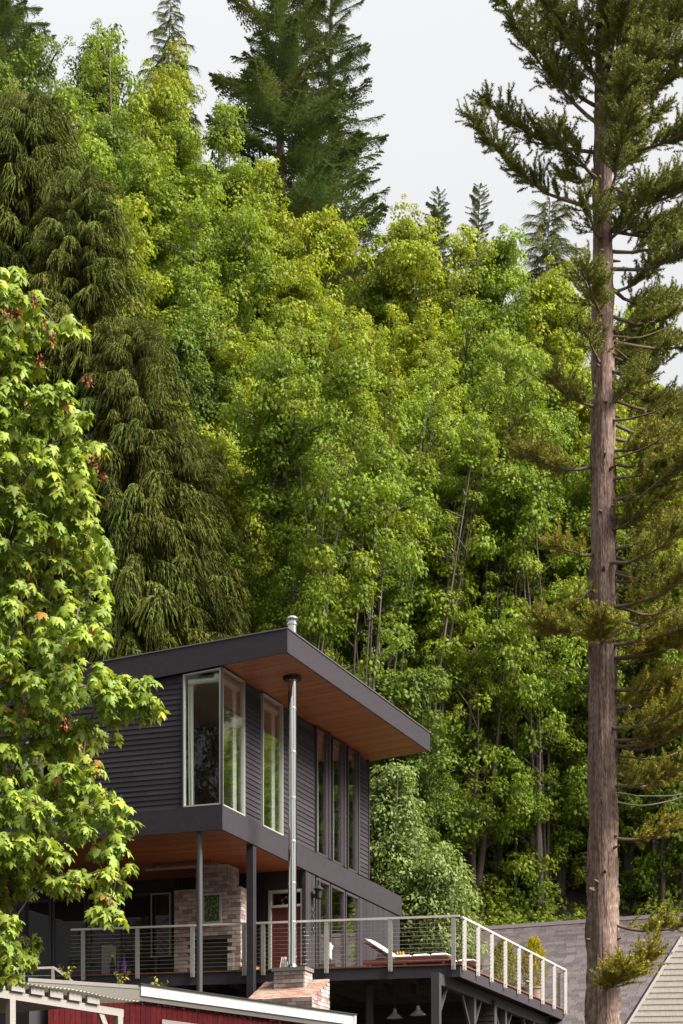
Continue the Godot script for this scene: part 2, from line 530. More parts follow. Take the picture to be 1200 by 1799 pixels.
	bx(h, "room_ceiling", V(L + 0.1, 6.42, -0.21), V(-0.07, 6.46, Z1 + 0.15), M.ceiling)
	bx(h, "room_wall", V(-3.4, 3.47, -0.21), V(-3.3, 6.41, -8.0), M.inside)
	bx(h, "room_wall", V(-3.29, 3.47, -4.3), V(-0.9, 6.41, -4.4), M.inside)
	bx(h, "room_wall", V(-3.29, 3.47, -9.6), V(-0.22, 6.41, -9.7), M.inside)
	# corner window
	var head := soffit_y(-0.946, 0) - 3.50
	var w1 := window_part(h, Transform3D(Basis.IDENTITY, V(-0.946, 3.492, 0.01)), 0.92, head - 0.02, 0.032, 0.09, M.frame, M.glass, 0.07)
	w1.set_meta("label", "tall pale-framed corner window in the front wall")
	put(w1, "curtain", curtain_mesh(0.13, 2.85, 2), M.curtain, Transform3D(Basis.IDENTITY, V(0.03, 0.05, -0.2)))
	var rod := CylinderMesh.new()
	rod.top_radius = 0.06; rod.bottom_radius = 0.06; rod.height = 0.8
	put(w1, "roller_blind", rod, M.curtain, Transform3D(Basis(Vector3.FORWARD, PI / 2), V(0.47, 2.84, -0.17)))
	bx(h, "corner_mullion", V(-0.026, 3.48, -0.03), V(0.022, 6.60, 0.018), M.trim)
	# tall windows of the side wall
	var ry := Basis(Vector3.UP, PI / 2)
	var sides := [[-1.307, -0.036, 0], [-3.655, -2.402, 0], [-6.62, -5.909, 1], [-7.74, -7.046, 1], [-8.82, -8.188, 1]]
	for q in sides:
		var wid: float = q[1] - q[0]
		var dark: bool = q[2] == 1
		var sill := band_top(q[0]) + 0.012
		# local x of the window runs towards -z of the house
		var top := soffit_y(0, q[1]) - sill - 0.03
		var wn := window_part(h, Transform3D(ry, V(0.012, sill, q[1])), wid, top, 0.05 if dark else 0.024, 0.10, M.trim if dark else M.frame, M.sideglass, 0.010 * wid)
		if not dark:
			if q[0] < -2.0:
				put(wn, "curtain", curtain_mesh(0.16, top - 0.2, 2), M.curtain, Transform3D(Basis.IDENTITY, V(0.05, 0.05, -0.2)))
			put(wn, "curtain", curtain_mesh(0.20, top - 0.2, 2), M.curtain, Transform3D(Basis.IDENTITY, V(wid - 0.26, 0.05, -0.2)))
			rod = CylinderMesh.new()
			rod.top_radius = 0.07; rod.bottom_radius = 0.07; rod.height = wid - 0.1
			put(wn, "roller_blind", rod, M.curtain, Transform3D(Basis(Vector3.FORWARD, PI / 2), V(wid * 0.5, top - 0.16, -0.18)))
		else:
			put(wn, "curtain", curtain_mesh(0.14, top - 0.2, 2), M.curtain, Transform3D(Basis.IDENTITY, V(wid - 0.2, 0.05, -0.22)))
			# deep dark jamb after each of the three slots
			bx(h, "jamb", V(-0.1, sill, q[0] - 0.19), V(0.045, soffit_y(0, q[0]) - 0.02, q[0] - 0.09), M.trim)
			bx(h, "jamb", V(-0.1, sill, q[0] - 0.075), V(0.02, soffit_y(0, q[0]) - 0.02, q[0] - 0.003), M.trim)
	# window in the front wall behind the maple leaves
	var w2 := window_part(h, Transform3D(Basis.IDENTITY, V(-4.95, 3.50, 0.0)), 0.78, 1.8, 0.05, 0.1, M.frame, M.glass)
	put(w2, "curtain", curtain_mesh(0.3, 1.65, 3), M.curtain, Transform3D(Basis.IDENTITY, V(0.06, 0.06, -0.2)))
	window_part(h, Transform3D(Basis.IDENTITY, V(-4.16, 3.50, 0.0)), 0.65, 1.8, 0.05, 0.1, M.frame, M.glass)
	# lower storey: recessed front wall with doors
	var F := -5.2
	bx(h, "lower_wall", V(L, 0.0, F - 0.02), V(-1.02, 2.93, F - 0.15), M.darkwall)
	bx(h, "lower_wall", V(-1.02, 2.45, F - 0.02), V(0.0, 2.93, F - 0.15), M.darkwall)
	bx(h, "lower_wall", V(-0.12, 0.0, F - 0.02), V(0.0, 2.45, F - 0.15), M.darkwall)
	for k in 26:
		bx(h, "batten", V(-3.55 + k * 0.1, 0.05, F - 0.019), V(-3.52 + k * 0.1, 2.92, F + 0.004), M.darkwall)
	# entry door: pale frame, red leaf, glazed top light with a wreath
	var door := bx(h, "door", V(-0.93, 0.05, F - 0.10), V(-0.14, 2.02, F - 0.05), M.maroon)
	door.set_meta("label", "dark red entry door under a small top light")
	var dt := put(h, "door_frame", door_frame_mesh(), M.frame, Transform3D(Basis.IDENTITY, V(-1.0, 0.04, F)))
	var tl := Soup.new()
	tl.quad(V(0.08, 2.06, -0.06), V(0.08, 2.34, -0.06), V(0.84, 2.34, -0.06), V(0.84, 2.06, -0.06))
	put(dt, "top_light", tl.mesh(), M.darkglass)
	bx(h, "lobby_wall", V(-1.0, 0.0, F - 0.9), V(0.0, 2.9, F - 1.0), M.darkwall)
	# glazed doors to the left of the brick fireplace
	for k in 5:
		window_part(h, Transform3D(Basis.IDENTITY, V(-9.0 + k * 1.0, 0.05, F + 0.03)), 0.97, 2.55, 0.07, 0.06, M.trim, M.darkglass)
	var w3 := window_part(h, Transform3D(Basis.IDENTITY, V(-4.2, 0.95, F + 0.05)), 0.55, 1.62, 0.035, 0.06, M.frame, M.darkglass)
	w3.set_meta("label", "narrow window in the dark lower wall beside the fireplace")
	bx(w3, "blind", V(0.05, 0.5, -0.055), V(0.5, 1.57, -0.045), M.inside)
	# lower side wall with vertical boards and tall windows
	var lows := [[-5.24, -5.875], [-9.10, -12.45]]
	for sp in lows:
		bx(h, "lower_wall", V(-0.15, 0.0, sp[0]), V(-0.03, 2.90, sp[1]), M.core)
		var n := int((sp[0] - sp[1]) / 0.115)
		for k in n:
			bx(h, "vertical_board", V(-0.029, 0.04, sp[0] - k * 0.115 - 0.006), V(-0.008, band_low(sp[1]) - 0.005, sp[0] - k * 0.115 - 0.108), M["siding%d" % rng.randi_range(0, 3)])
	bx(h, "corner_board", V(-0.10, 0.04, -5.235), V(-0.002, 2.90, -5.17), M.fascia)
	for q in [[-6.88, -5.909], [-7.973, -6.95], [-9.02, -8.05]]:
		window_part(h, Transform3D(ry, V(0.0, 0.06, q[1])), q[1] - q[0], band_low(q[1]) - 0.10, 0.06, 0.10, M.trim, M.sideglass)
		bx(h, "lower_wall", V(-0.15, 0.0, q[1] - 0.01), V(-0.11, 0.06, q[0] + 0.01), M.core)
		bx(h, "room_wall", V(-2.6, 0.05, q[1]), V(-2.5, 2.9, q[0]), M.darkwall)
	bx(h, "lower_floor", V(L, -0.30, F - 0.02), V(-0.03, -0.005, -12.45), M.core)
	# basement wall in the shade under the deck
	bx(h, "basement_wall", V(L, -5.0, -6.3), V(4.5, -0.35, -6.5), M.core)
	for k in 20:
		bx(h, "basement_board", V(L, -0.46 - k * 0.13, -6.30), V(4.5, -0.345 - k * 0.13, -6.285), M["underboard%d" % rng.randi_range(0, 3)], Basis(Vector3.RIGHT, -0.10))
	# posts that carry the upper storey
	var rp := Soup.new()
	rp.tube([V(-0.60, -5.2, -0.12), V(-0.60, 2.94, -0.12)], [0.068, 0.068], 20)
	var o := put(h, "post", rp.mesh(), M.iron)
	o.set_meta("label", "slim round grey steel post under the house corner")
	for px in [[-0.165, -1.80], [-5.95, -1.50]]:
		bx(h, "post", V(px[0], -5.2, px[1] - 0.19), V(px[0] + 0.165, 2.93, px[1]), M.fascia)

func door_frame_mesh() -> ArrayMesh:
	var s := Soup.new()
	s.box(V(0, 0, -0.14), V(0.07, 2.42, 0.02))
	s.box(V(0.86, 0, -0.14), V(0.92, 2.42, 0.02))
	s.box(V(0.07, 2.35, -0.14), V(0.86, 2.42, 0.02))
	s.box(V(0.07, 1.99, -0.14), V(0.86, 2.05, 0.018))
	return s.mesh()

# ---------------------------------------------------------------- deck
func edge(x: float) -> Vector3:        # the front edge of the deck
	return V(x, 0.03 + 0.0075 * (4.8 - x), -2.45 + 0.0806 * (4.8 - x))

func build_deck() -> void:
	var d := hthing("deck", "long raised timber deck with dark fascia running along the house", "deck")
	var a := edge(-5.05)
	var b := edge(4.8)
	solid(d, "fascia_board", [a + V(0, -0.33, 0), b + V(0, -0.30, 0), b + V(0, -0.30, -0.05), a + V(0, -0.33, -0.05)], [a + V(0, -0.035, 0), b + V(0, -0.035, 0), b + V(0, -0.035, -0.05), a + V(0, -0.035, -0.05)], M.fascia)
	solid(d, "edge_board", [a + V(0, -0.034, 0.03), b + V(0.03, -0.034, 0.03), b + V(0.03, -0.034, -0.14), a + V(0, -0.034, -0.14)], [a + V(0, 0, 0.03), b + V(0.03, 0, 0.03), b + V(0.03, 0, -0.14), a + V(0, 0, -0.14)], M.deckboard1)
	var sy := b.y
	bx(d, "fascia_board", V(4.75, sy - 0.30, -2.51), V(4.80, sy - 0.035, -12.1), M.siding3)
	bx(d, "edge_board", V(4.66, sy - 0.034, -2.60), V(4.83, sy, -12.1), M.deckboard2)
	bx(d, "fascia_board", V(1.0, sy - 0.30, -12.10), V(4.80, sy - 0.035, -12.15), M.siding2)
	for k in 74:
		var z := -1.85 - k * 0.14
		var x0 := 0.02 if z < -5.1 else -5.0
		var x1 := minf(4.655, 4.8 - (z + 2.61) / 0.0806)
		if x1 > x0 + 0.2:
			bx(d, "deck_board", V(x0, 0.0, z), V(x1, 0.028, z - 0.134), M["deckboard%d" % rng.randi_range(0, 3)])
	for k in 15:
		var x := -4.7 + k * 0.62
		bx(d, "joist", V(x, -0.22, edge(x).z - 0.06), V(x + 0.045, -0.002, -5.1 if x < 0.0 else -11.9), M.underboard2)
	# beam, posts and knee braces under the right side
	bx(d, "beam", V(4.30, -0.47, -2.0), V(4.44, -0.225, -12.0), M.iron)
	for z in [-1.95, -4.7, -7.4, -10.1]:
		var p := bx(d, "post", V(4.27, -5.0, z - 0.16), V(4.46, -0.471 if z < -2.0 else -0.22, z), M.iron)
		beam(d, "brace", V(4.365, -1.25, z - 0.17), V(4.365, -0.475, z - 0.85), 0.05, 0.07, M.iron)
		if z < -2.5: beam(d, "brace", V(4.365, -1.25, z), V(4.365, -0.475, z + 0.7), 0.05, 0.07, M.iron)
	for x in [-4.6, -2.3, 2.2]:
		bx(d, "post", V(x, -5.2, -3.4), V(x + 0.14, -0.225, -3.54), M.iron)

func rail_run(parent: Node, p: Vector3, q: Vector3, top: float, cables: int) -> void:
	beam(parent, "top_rail", p + V(0, top, 0), q + V(0, top, 0), 0.055, 0.045, M.rail)
	for k in cables:
		var y := 0.09 + k * (top - 0.14) / cables
		var s := Soup.new()
		s.tube([p + V(0, y, 0), q + V(0, y, 0)], [0.0045, 0.0045], 5, Color.WHITE, false)
		put(parent, "cable", s.mesh(), M.steel)

func rail_post(parent: Node, at: Vector3, low: float, top: float, w: float, turn: float) -> void:
	var b := Basis(Vector3.UP, turn)
	var m := bx(parent, "post", at + V(-w / 2, low, -0.02), at + V(w / 2, top, 0.02), M.post, b)
	for y in [-0.05, -0.11]:
		var c := CylinderMesh.new()
		c.top_radius = 0.012; c.bottom_radius = 0.012; c.height = 0.02; c.radial_segments = 8; c.rings = 1
		if low < -0.05:
			var pm := put(parent, "bolt", c, M.steel, Transform3D(b * Basis(Vector3.RIGHT, PI / 2), at + b * V(0, y, 0.028)))

func build_railings() -> void:
	var r := hthing("cable_railing", "steel cable railing along the front edge of the deck", "railing")
	var off := V(0, 0, 0.055)
	var turn := atan(0.0806)
	for x in [-4.31, -2.94, -1.57, -0.30, 0.16, 1.68, 3.19, 4.66]:
		rail_post(r, edge(x) + off, -0.14, 1.05, 0.095, turn)
	rail_run(r, edge(-4.62) + off, edge(4.80) + off, 1.07, 10)
	var s := hthing("cable_railing", "steel cable railing with close posts along the right side of the deck", "railing")
	for z in [-2.6, -3.685, -4.817, -6.0, -7.237, -8.366, -9.542, -10.709, -11.924]:
		rail_post(s, V(4.85, 0.03, z), -0.14, 1.02, 0.095, PI / 2 - 0.9)
	rail_run(s, V(4.85, 0.03, -2.40), V(4.85, 0.03, -11.95), 1.04, 10)
	var e := hthing("cable_railing", "short far railing closing the back end of the deck", "railing")
	rail_post(e, V(4.66, 0.03, -11.99), -0.1, 1.0, 0.09, 0)
	rail_post(e, V(2.9, 0.03, -11.99), -0.1, 1.0, 0.09, 0)
	rail_run(e, V(2.9, 0.03, -11.99), V(4.8, 0.03, -11.99), 1.0, 8)
	# handrail of the lower stairs, left of the deck
	var at := survey(95, 1700, 42.5)
	var g := thing("stair_railing", "grey steel handrail of the lower stairs at the left", "railing", Transform3D(Basis.IDENTITY, at))
	for x in [-1.42, -0.82, -0.62, -0.02]:
		bx(g, "post", V(x - 0.03, -1.6, -0.03), V(x + 0.03, -0.025, 0.03), M.post)
	beam(g, "top_rail", V(-1.9, -0.06, 0), V(0.0, 0.0, 0), 0.05, 0.045, M.rail)
	beam(g, "top_rail", V(0.0, 0.0, 0.003), V(0.62, -0.46, 0.003), 0.05, 0.045, M.rail)
	for k in 4:
		var c := Soup.new()
		c.tube([V(-1.9, -0.2 - k * 0.13, 0), V(-0.02, -0.16 - k * 0.13, 0)], [0.007, 0.007], 5)
		put(g, "cable", c.mesh(), M.steel)
	bx(g, "stringer", V(-1.9, -2.0, -0.04), V(0.65, -1.6, 0.04), M.iron)

# ---------------------------------------------------------------- brickwork
# bricks in running bond on a wall: x along, y up, z out of the wall
func lay_bricks(parent: Node, tf: Transform3D, w: float, h: float, bl: float, bh: float, skip: Array, prefix: String, kinds: int, called := "brick") -> void:
	var rows := int(round(h / bh))
	var ch := h / rows
	for r in rows:
		var x := -bl * 0.5 * (r % 2)
		while x < w - 0.01:
			var x0 := maxf(x, 0.0)
			var x1 := minf(x + bl, w)
			x += bl
			if x1 - x0 < 0.03: continue
			var mid := V((x0 + x1) * 0.5, (r + 0.5) * ch, 0)
			var out := false
			for s in skip:
				if mid.x > s[0] and mid.x < s[2] and mid.y > s[1] and mid.y < s[3]: out = true
			if out: continue
			var b := Basis.from_scale(V(x1 - x0 - 0.010, ch - 0.010, 0.05)).rotated(Vector3.FORWARD, rnd(-0.012, 0.012))
			put(parent, called, cube, M["%s%d" % [prefix, rng.randi_range(0, kinds - 1)]], tf * Transform3D(b, mid + V(0, 0, -0.018 + rnd(-0.003, 0.007))))

func build_brickwork() -> void:
	var f := hthing("brick_fireplace", "whitewashed brick outdoor fireplace with stepped top on the covered deck", "fireplace", V(-2.83, 0.02, -3.6))
	var sk := [[0.36, -0.1, 1.42, 1.11]]
	# mortar body round the firebox
	bx(f, "body", V(0.012, 0, -1.0), V(0.36, 2.28, -0.012), M.mortar)
	bx(f, "body", V(1.42, 0, -1.0), V(1.748, 2.28, -0.012), M.mortar)
	bx(f, "body", V(0.361, 1.12, -1.0), V(1.419, 2.28, -0.012), M.mortar)
	bx(f, "body", V(0.52, 2.281, -0.92), V(1.33, 2.90, -0.15), M.mortar)
	bx(f, "firebox", V(0.361, 0.0, -0.98), V(1.419, 1.119, -0.55), M.black)
	bx(f, "firebox_screen", V(0.38, 0.0, -0.20), V(1.40, 1.09, -0.18), M.black)
	bx(f, "lintel", V(0.30, 1.075, -0.05), V(1.48, 1.125, 0.012), M.iron)
	bx(f, "hearth", V(-0.05, -0.02, 0.0), V(1.80, 0.05, 0.30), M.concrete)
	lay_bricks(f, Transform3D(Basis.IDENTITY, V(0, 0, 0)), 1.76, 2.29, 0.235, 0.094, sk, "brick", 6)
	lay_bricks(f, Transform3D(Basis(Vector3.UP, PI / 2), V(1.76, 0, 0)), 0.94, 2.29, 0.235, 0.094, [], "brick", 6)
	lay_bricks(f, Transform3D(Basis.IDENTITY, V(0.51, 2.29, -0.14)), 0.83, 0.60, 0.235, 0.094, [], "brick", 6)
	lay_bricks(f, Transform3D(Basis(Vector3.UP, PI / 2), V(1.34, 2.29, -0.14)), 0.7, 0.60, 0.235, 0.094, [], "brick", 6)
	lay_bricks(f, Transform3D(Basis(Vector3.RIGHT, -PI / 2), V(0, 2.29, 0)), 1.76, 0.15, 0.235, 0.075, [], "brick", 6)
	# framed mirror above the hearth, its green reflection painted as mottled colour
	var p := hthing("framed_mirror", "small framed mirror on the brick fireplace, its green reflection painted in", "mirror", V(-2.06, 1.45, -3.57))
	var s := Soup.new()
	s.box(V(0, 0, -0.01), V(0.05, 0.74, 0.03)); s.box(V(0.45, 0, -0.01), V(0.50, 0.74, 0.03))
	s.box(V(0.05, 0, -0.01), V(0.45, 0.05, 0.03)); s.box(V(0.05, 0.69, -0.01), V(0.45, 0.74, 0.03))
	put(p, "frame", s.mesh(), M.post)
	var reflection_paint := StandardMaterial3D.new()
	reflection_paint.albedo_texture = noise_tex(31, 0.035, Color(0.02, 0.09, 0.01), Color(0.36, 0.50, 0.10), 4, 128, FastNoiseLite.TYPE_SIMPLEX_SMOOTH, 1.9)
	reflection_paint.uv1_triplanar = true
	reflection_paint.uv1_scale = V(1.2, 1.2, 1.2)
	reflection_paint.roughness = 0.3
	bx(p, "painted_reflection", V(0.05, 0.05, 0.0), V(0.45, 0.69, 0.012), reflection_paint)  # flat panel whose green mottling stands in for mirrored trees
	# tall brick flue base in front of the deck
	var c := hthing("brick_chimney", "low brick chimney base with sloping tiled shoulder before the deck", "chimney", V(0.24, 0, 0))
	var W := 1.59
	var zb := -1.96
	var zf := -0.85
	var yb := -0.25
	var yf := -0.79
	solid(c, "body", [V(0.012, -4.2, zf - 0.012), V(W - 0.012, -4.2, zf - 0.012), V(W - 0.012, -4.2, zb), V(0.012, -4.2, zb)], [V(0.012, yf - 0.012, zf - 0.012), V(W - 0.012, yf - 0.012, zf - 0.012), V(W - 0.012, yb - 0.012, zb), V(0.012, yb - 0.012, zb)], M.mortar)
	var sl := V(0, yb - yf, zb - zf)
	var slope_b := Basis(V(1, 0, 0), sl.normalized(), V(1, 0, 0).cross(sl.normalized()))
	lay_bricks(c, Transform3D(slope_b, V(0, yf, zf)), W, sl.length(), 0.20, 0.095, [[0.42, 0.66, 1.16, 2.0]], "paver", 4, "paver")
	lay_bricks(c, Transform3D(Basis.IDENTITY, V(0, -1.55, zf)), W, 0.76, 0.22, 0.085, [], "brick", 6)
	# side courses, cut off under the shoulder
	for r in 9:
		var y := -1.55 + r * 0.09
		var zmax := zb if y + 0.09 < yf else zf
		var z0 := zf
		if y + 0.075 > yf: z0 = zf + (zb - zf) * (y + 0.085 - yf) / (yb - yf)
		var z := z0 - 0.11 * (r % 2) 
		var za := z0
		while za > zb + 0.04:
			var ze := maxf(za - 0.22 if not (za == z0 and r % 2 == 1) else za - 0.11, zb)
			bx(c, "brick", V(W - 0.04, y + 0.004, za - 0.005), V(W + rnd(0, 0.006), y + 0.082, ze + 0.005), M["brick%d" % rng.randi_range(0, 5)])
			za = ze
	for r in 6:
		var y := yf + r * 0.09
		var z0 := zf + (zb - zf) * clampf((y + 0.09 - yf) / (yb - yf), 0.0, 1.0)
		var za := z0
		while za > zb + 0.05:
			var ze := maxf(za - 0.22, zb)
			bx(c, "brick", V(W - 0.04, y + 0.004, za - 0.005), V(W + rnd(0, 0.006), y + 0.082, ze + 0.005), M["brick%d" % rng.randi_range(0, 5)])
			za = ze
	bx(c, "neck", V(0.43, -0.75, zb + 0.01), V(1.15, -0.09, -1.462), M.mortar)
	lay_bricks(c, Transform3D(Basis.IDENTITY, V(0.42, -0.55, -1.45)), 0.74, 0.46, 0.2, 0.09, [], "brick", 6)
	lay_bricks(c, Transform3D(Basis(Vector3.UP, PI / 2), V(1.16, -0.55, -1.45)), 0.50, 0.46, 0.2, 0.09, [], "brick", 6)
	bx(c, "cap", V(0.38, -0.09, zb - 0.02), V(1.20, -0.005, -1.40), M.concrete)
	# bright metal flue
	var fl := hthing("flue_pipe", "tall shiny steel flue pipe rising from the brick chimney through the roof", "flue", V(1.0, 0, -1.74))
	var prof := []
	prof.append_array([Vector2(0.17, -0.005), Vector2(0.15, 0.03), Vector2(0.105, 0.09)])
	var y := 0.09
	var n := 0
	for top in [1.05, 1.95, 2.9, 3.9, 4.95, 5.95, 6.62]:
		prof.append_array([Vector2(0.098, y + 0.01), Vector2(0.098, top - 0.03), Vector2(0.106, top - 0.025), Vector2(0.106, top + 0.02), Vector2(0.098, top + 0.025)])
		y = top + 0.025
	var t := Soup.new()
	t.lathe(prof, 32)
	put(fl, "pipe", t.mesh(), M.chrome)
	t = Soup.new()
	t.lathe([Vector2(0.098, 6.58), Vector2(0.098, 7.86), Vector2(0.125, 7.87), Vector2(0.125, 7.91), Vector2(0.098, 7.92), Vector2(0.098, 7.97), Vector2(0.14, 7.975), Vector2(0.15, 8.01), Vector2(0.13, 8.04), Vector2(0.09, 8.07), Vector2(0.0, 8.08)], 28)
	put(fl, "cap", t.mesh(), M.steel)
	t = Soup.new()
	t.lathe([Vector2(0.10, 6.60), Vector2(0.20, 6.60), Vector2(0.21, 6.62), Vector2(0.21, 6.66)], 28)
	put(fl, "collar", t.mesh(), M.black)
	var lamp := CylinderMesh.new()
	lamp.top_radius = 0.035; lamp.bottom_radius = 0.05; lamp.height = 0.22
	put(fl, "damper_handle", lamp, M.steel, Transform3D(Basis.IDENTITY, V(-0.17, 0.11, 0.0)))

# ---------------------------------------------------------------- things on the deck
func lounger(called_label: String, at: Vector3, raised: bool) -> void:
	var l := hthing("sun_lounger", called_label, "lounger", at, 0.0, "loungers on the deck")
	var yy := 0.30
	for z in [-0.30, 0.26]:
		bx(l, "side_rail", V(0, yy - 0.06, z), V(2.1, yy + 0.05, z + 0.04), M.teak)
	for x in [0.08, 1.0, 1.95]:
		for z in [-0.30, 0.26]:
			bx(l, "leg", V(x, 0, z + 0.002), V(x + 0.07, yy - 0.061, z + 0.038), M.teak)
	for k in 8:
		bx(l, "slat", V(0.75 + k * 0.17, yy + 0.02, -0.258), V(0.87 + k * 0.17, yy + 0.04, 0.258), M.teak)
	var rise := 0.44 if raised else 0.0
	beam(l, "back_frame", V(0.70, yy + 0.03, 0), V(0.04, yy + 0.03 + rise, 0), 0.52, 0.03, M.teak)
	for k in 3:
		var c := pillow(0.44, 0.10, 0.56)
		put(l, "cushion", c, M.cushion, Transform3D(Basis.IDENTITY, V(0.95 + k * 0.45, yy + 0.10, 0)))
	put(l, "cushion", pillow(0.80, 0.10, 0.56), M.cushion, Transform3D(Basis(Vector3.FORWARD, 0.58 if raised else 0.0), V(0.38, yy + (0.35 if raised else 0.10), 0)))

func pillow(w: float, h: float, d: float) -> ArrayMesh:
	var s := Soup.new()
	var n := 8
	for side in [1.0, -1.0]:
		var st := s.v.size()
		for i in n + 1:
			for j in n + 1:
				var u := float(i) / n * 2.0 - 1.0
				var v := float(j) / n * 2.0 - 1.0
				var e := pow((1.0 - pow(absf(u), 5.0)) * (1.0 - pow(absf(v), 5.0)), 0.45)
				s.vert(V(u * w * 0.5, side * h * 0.5 * e, v * d * 0.5), V(pow(u, 5.0) * 1.2, side, pow(v, 5.0) * 1.2).normalized())
		for i in n:
			for j in n:
				var a := st + i * (n + 1) + j
				s.tri(a, a + 1, a + n + 2); s.tri(a, a + n + 2, a + n + 1)
	return s.mesh()

func build_deck_things() -> void:
	lounger("red-brown sun lounger with white cushion and raised back by the front railing", V(2.05, 0.03, -3.9), true)
	lounger("sun lounger set behind another, its cushioned foot end nearest the deck corner", V(2.35, 0.03, -5.1), false)
	# hanging towels
	var y := hthing("beach_towel", "yellow towel hung over a rack behind the lounger", "towel", V(1.95, 0.03, -5.75))
	put(y, "cloth", curtain_mesh(0.12, 0.42, 2), M.yellow, Transform3D(Basis.IDENTITY, V(0, 0.42, 0)))
	bx(y, "rack_bar", V(-0.1, 0.83, -0.015), V(0.55, 0.855, 0.015), M.teak)
	bx(y, "rack_leg", V(-0.09, 0, -0.015), V(-0.06, 0.83, 0.015), M.teak)
	bx(y, "rack_leg", V(0.51, 0, -0.015), V(0.54, 0.83, 0.015), M.teak)
	put(y, "cloth", curtain_mesh(0.22, 0.30, 3), M.yellow, Transform3D(Basis.IDENTITY, V(0.22, 0.53, 0.02)))
	# grill
	var g := hthing("barbecue", "black kettle-lid barbecue by the lower side wall", "barbecue", V(1.35, 0.03, -7.4))
	var s := Soup.new()
	s.lathe([Vector2(0.0, 1.12), Vector2(0.12, 1.10), Vector2(0.24, 1.02), Vector2(0.30, 0.9), Vector2(0.30, 0.84), Vector2(0.24, 0.72), Vector2(0.1, 0.64), Vector2(0.0, 0.62)], 20)
	put(g, "bowl", s.mesh(), M.black)
	for k in 3:
		var a := TAU * k / 3.0
		beam(g, "leg", V(cos(a) * 0.14, 0.68, sin(a) * 0.14), V(cos(a) * 0.28, 0, sin(a) * 0.28), 0.03, 0.03, M.iron, Vector3.RIGHT)
	bx(g, "handle", V(-0.06, 1.13, -0.012), V(0.06, 1.16, 0.012), M.teak)
	# folding chair
	var c := hthing("folding_chair", "slim white folding chair standing by the lower side windows", "chair", V(0.72, 0.03, -4.75), 0.3)
	beam(c, "leg", V(-0.18, 0, 0.2), V(0.12, 0.95, -0.2), 0.03, 0.03, M.white)
	beam(c, "leg", V(-0.18, 0, -0.2), V(0.12, 0.95, -0.24), 0.03, 0.03, M.white)
	beam(c, "leg", V(0.2, 0, 0.2), V(-0.12, 0.55, 0.16), 0.03, 0.03, M.iron)
	beam(c, "leg", V(0.2, 0, -0.2), V(-0.12, 0.55, -0.2), 0.03, 0.03, M.iron)
	bx(c, "seat", V(-0.2, 0.44, -0.22), V(0.2, 0.47, 0.2), M.iron)
	bx(c, "backrest", V(0.06, 0.60, -0.24), V(0.10, 0.98, 0.18), M.white)
	# wall lantern
	var w := hthing("wall_lantern", "black wall lantern on the lower side wall", "lantern", V(0.0, 2.25, -5.62))
	bx(w, "bracket", V(-0.01, 0.05, -0.05), V(0.10, 0.13, 0.05), M.black)
	s = Soup.new()
	s.lathe([Vector2(0.0, 0.34), Vector2(0.04, 0.32), Vector2(0.13, 0.26), Vector2(0.13, 0.235), Vector2(0.085, 0.23), Vector2(0.07, 0.03), Vector2(0.04, 0.0), Vector2(0.0, -0.01)], 16, Transform3D(Basis.IDENTITY, V(0.17, 0, 0)))
	put(w, "lamp_body", s.mesh(), M.black)
	var orn := hthing("iron_ornament", "scrolled black iron ornament hung under the wall lantern", "ornament", V(0.03, 1.35, -5.6))
	for k in 4:
		var pts := []
		var rr := []
		for i in 14:
			var a := i * 0.5
			pts.append(V(0.02, 0.12 + k * 0.16 + sin(a) * (0.09 - i * 0.004), cos(a) * (0.10 - i * 0.005) * (1.0 if k % 2 else -1.0)))
			rr.append(0.012)
		var t := Soup.new()
		t.tube(pts, rr, 5)
		put(orn, "scroll", t.mesh(), M.black)
	# wreath in the top light of the door
	var wr := hthing("wreath", "small red and green wreath behind the door's top light", "wreath", V(-0.56, 2.20, -5.33))
	for k in 22:
		var a := TAU * k / 22.0
		var q := SphereMesh.new()
		q.radius = 0.035; q.height = 0.06; q.radial_segments = 8; q.rings = 4
		put(wr, "sprig", q, [M.samara, M.maroon, M.yellow, M.black][k % 4], Transform3D(Basis(rdir(), rnd(0, 3)), V(cos(a) * 0.14, sin(a) * 0.10, rnd(-0.02, 0.02))))
	# ceiling heater bar
	var hb := hthing("ceiling_heater", "long pale heater bar under the wooden porch ceiling", "heater", V(-3.45, 2.78, -3.3))
	bx(hb, "reflector", V(0, 0, -0.06), V(1.95, 0.05, 0.06), M.oldwhite)
	for x in [0.2, 1.7]:
		bx(hb, "hanger", V(x, 0.051, -0.01), V(x + 0.02, 0.16, 0.01), M.iron)
	# firewood basket and tools by the hearth
	var b := hthing("firewood_basket", "wicker basket of split firewood beside the fireplace", "basket", V(-0.78, 0.03, -3.45))
	s = Soup.new()
	s.lathe([Vector2(0.0, 0.01), Vector2(0.18, 0.0), Vector2(0.24, 0.30), Vector2(0.25, 0.30), Vector2(0.23, 0.26)], 18)
	put(b, "wicker", s.mesh(), M.amber)
	for k in 7:
		beam(b, "log", V(rnd(-0.15, 0.15), 0.12, rnd(-0.12, 0.12)), V(rnd(-0.18, 0.18), rnd(0.42, 0.62), rnd(-0.15, 0.15)), 0.08, 0.07, [M.amber, M.terracotta][k % 2], Vector3.RIGHT)
	var ft := hthing("fire_tools", "set of slim iron fire tools standing at the hearth", "fire tools", V(-1.25, 0.07, -3.42))
	bx(ft, "stand", V(-0.10, 0, -0.08), V(0.10, 0.03, 0.08), M.iron)
	for k in 4:
		beam(ft, "tool", V(-0.075 + k * 0.05, 0.03, 0), V(-0.075 + k * 0.05, 0.62, 0), 0.014, 0.014, M.post, Vector3.RIGHT)
	var ln := hthing("floor_lantern", "small white floor lantern by the dark square post", "lantern", V(0.33, 0.03, -2.9))
